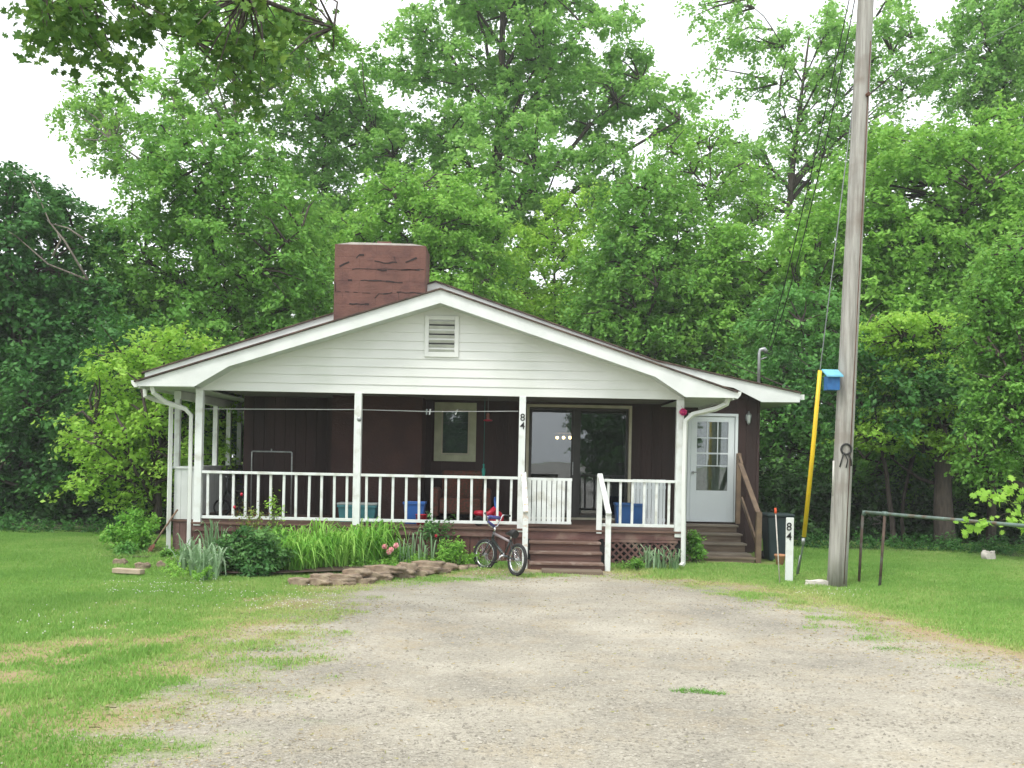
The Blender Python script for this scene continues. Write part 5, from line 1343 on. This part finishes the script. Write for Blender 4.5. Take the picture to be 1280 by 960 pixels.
C, Nn, A, S, K = spray_leaves(rg, cl, [rg.uniform(.18, .30) for _ in cl], 620, .092, .7, .5, twigs=6, jit=.16)
link('crown', leaf_mesh('crown', C, Nn, A, S, K, shape=LOBED, fold=.2), GREEN['oak'], root)
for q in cl:
    j = np.argmin(np.linalg.norm(LA-q, axis=1)); mb.tube([LA[j], (LA[j]+q)/2+rg.normal(size=3)*.05, q], [.014, .009, .004], 5, cap=False)
mb.build('trunk', M['bark'], root)
# vine leaves near pipe
root = thing('grape_vine', 'pale yellow green vine leaves hanging over the pipe rail at right', 'vine', (P(1270,640,12.6).x, 12.7, 0))
cl = [np.array(P(px, py, 12.7+rg.normal()*.12)) for px, py in ((1225,625),(1240,615),(1250,630),(1262,622),(1275,615),(1270,640),(1255,650),(1240,655),(1222,662),(1285,650),(1290,630),(1210,655),(1262,610),(1280,660))]
C, Nn, A, S, K = spray_leaves(rg, cl, [.11]*len(cl), 900, .085, .9, .3, twigs=5, jit=.3); Nn[:, 1] -= 1.0
link('leaves', leaf_mesh('leaves', C, Nn, A, S, K, shape=LOBED, fold=.2, asp=1.5), GREEN['yellow'], root)
mb = MB()
vb_ = P(1300, 640, 12.8)
for q in cl: mb.tube([(vb_.x+.5, 12.9, vb_.z+.1), ((vb_.x+.2+q[0])/2, 12.8, (vb_.z+q[2])/2+.06), tuple(q)], [.007, .005, .003], 5, cap=False)
mb.tube([(vb_.x+.5, 12.9, -.05), (vb_.x+.45, 12.9, .6), (vb_.x+.5, 12.9, vb_.z+.1)], [.02,.015,.01], 6)
mb.build('stems', M['bark'], root)

# background wood as one mass
def forest():
    rg = np.random.default_rng(400); Cs = []
    pts = []; rad = []
    for k in range(2000):
        px = rg.uniform(-620, 1900); Y = rg.uniform(42, 56)
        topy = 300+45*math.sin(px*.011)+30*math.sin(px*.027+1)
        if 850 < px < 1000: topy += 40
        py = topy+(560-topy)*rg.uniform(0, 1)**.8
        pts.append(np.array(P(px, py, Y))); rad.append(rg.uniform(1.2, 1.9))
    C, Nn, A, S, K = spray_leaves(rg, pts, rad, 62, .36, .6)
    o = link('background_woods', leaf_mesh('background_woods', C, Nn, A, S, K), GREEN['mid']); tag(o, 'dense green wood filling the distance behind the house and trees', 'woods', kind='stuff')
    # understory
    pts = []; rad = []
    for k in range(1350):
        side = rg.uniform(0, 1)
        if side < .4: px = rg.uniform(-460, 235); Y = rg.uniform(23.2, 28); top = 585
        elif side < .8: px = rg.uniform(945, 1750); Y = rg.uniform(22.8, 27); top = 590
        else: px = rg.uniform(-120, 1400); Y = rg.uniform(30, 36); top = 480
        z = P(px, rg.uniform(top, 680), Y)
        if abs(z.x+.3) < 6.2 and Y < 29.4: continue
        pts.append(np.array((z.x, Y, max(z.z, .25)))); rad.append(rg.uniform(.5, .9))
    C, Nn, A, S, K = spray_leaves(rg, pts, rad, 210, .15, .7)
    o = link('undergrowth', leaf_mesh('undergrowth', C, Nn, A, S, K), GREEN['under']); tag(o, 'leafy undergrowth with tree shade in its colour along the edge of the wood', 'undergrowth', kind='stuff')
    # weeds at the very edge
    pts = []; rad = []
    for k in range(640):
        px = rg.uniform(-360, 215) if k % 2 else rg.uniform(1000, 1600); Y = rg.uniform(20.3, 21.6)-(max(0, min(px, 1330)-1150)/180*1.3)
        z = P(px, 575, Y); pts.append(np.array((z.x, Y, rg.uniform(.05, .28)))); rad.append(rg.uniform(.14, .28))
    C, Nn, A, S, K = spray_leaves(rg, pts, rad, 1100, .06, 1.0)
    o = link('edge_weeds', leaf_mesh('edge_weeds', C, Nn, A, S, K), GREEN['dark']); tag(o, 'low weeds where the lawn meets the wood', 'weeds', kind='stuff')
forest()
# unseen trees added behind the camera to darken the patio door and window reflections
def back_tree(x, y, lab, seed):
    make_tree('reflection_tree', lab, y, 0, [(x, y, 4.6, 3.6, 2.6, 2.8), (x, y, 2.4, 3.4, 2.6, 1.9)], 'dark', .3, 170, 110, 1.0, .2, seed, base=(x, y), limbs=6)
back_tree(6.8, -20, 'unseen tree added behind the camera to darken the right glass of the patio door', 501)
back_tree(-4.2, -21, 'unseen tree added behind the camera to darken the small porch window', 502)

HAZE = 0.0010
if HAZE:
    mb = MB(); mb.box(-130, 130, -30, 130, -1.1, 32)  # volume added to imitate veiling glare over the trees
    hm = bpy.data.materials.new('haze'); hm.use_nodes = True; nt = hm.node_tree; nt.nodes.remove(nt.nodes['Principled BSDF'])
    pv = nt.nodes.new('ShaderNodeVolumePrincipled'); pv.inputs['Color'].default_value = (.93,.97,.97,1); pv.inputs['Density'].default_value = HAZE
    nt.links.new(pv.outputs[0], nt.nodes['Material Output'].inputs['Volume'])
    tag(mb.build('haze', hm), 'thin pale haze added to veil the trees like lens glare', 'haze', kind='stuff')
# ------------------------------------------------------------------ world, light, camera
SUN_EL, SUN_AZ = R(58), R(215)     # azimuth measured clockwise from +Y
w = bpy.data.worlds.new('World'); scene.world = w; w.use_nodes = True
nt = w.node_tree; N = nt.nodes; L = nt.links
bg = N['Background']
sky = N.new('ShaderNodeTexSky'); sky.sky_type = 'NISHITA'; sky.sun_disc = False; sky.sun_elevation = SUN_EL; sky.sun_rotation = SUN_AZ
sky.air_density = 1.0; sky.dust_density = 3.0; sky.ozone_density = 1.0
hs = N.new('ShaderNodeHueSaturation'); hs.inputs['Saturation'].default_value = .18
mx = N.new('ShaderNodeMix'); mx.data_type = 'RGBA'; mx.inputs['Factor'].default_value = .6
L.new(sky.outputs[0], hs.inputs['Color']); L.new(hs.outputs[0], mx.inputs['A'])
tc = N.new('ShaderNodeTexCoord'); no = N.new('ShaderNodeTexNoise'); no.inputs['Scale'].default_value = 2.0; no.inputs['Detail'].default_value = 5
L.new(tc.outputs['Generated'], no.inputs['Vector'])
rp = N.new('ShaderNodeValToRGB'); rp.color_ramp.elements[0].color = (11, 11.6, 12.2, 1); rp.color_ramp.elements[1].color = (15, 15.3, 15.4, 1)
L.new(no.outputs['Fac'], rp.inputs['Fac']); L.new(rp.outputs['Color'], mx.inputs['B'])
L.new(mx.outputs['Result'], bg.inputs['Color']); bg.inputs['Strength'].default_value = .12

sd = bpy.data.lights.new('sun', 'SUN'); sd.energy = 1.5; sd.angle = R(14); sd.color = (1, .96, .9)
so = bpy.data.objects.new('sun', sd); col.objects.link(so)
dirv = Vector((math.sin(SUN_AZ)*math.cos(SUN_EL), math.cos(SUN_AZ)*math.cos(SUN_EL), math.sin(SUN_EL)))
so.rotation_euler = (-dirv).to_track_quat('-Z', 'Y').to_euler(); so.location = dirv*50

cd = bpy.data.cameras.new('camera'); cam = bpy.data.objects.new('camera', cd); col.objects.link(cam)
cd.sensor_width = 36; cd.lens = 36*F/1280; cd.clip_end = 3000; cd.clip_start = .05
cd.shift_y = (CY-480)/1280; cd.shift_x = 0
cam.location = (0, 0, EYE)
cam.rotation_euler = (Matrix.Rotation(R(90), 4, 'X') @ Matrix.Rotation(ROLL, 4, 'Z')).to_euler()
scene.camera = cam
scene.render.engine = 'CYCLES'
scene.render.resolution_x = 1024; scene.render.resolution_y = 768
scene.view_settings.view_transform = 'Standard'; scene.view_settings.look = 'None'; scene.view_settings.gamma = 1
scene.view_settings.exposure = 0.62
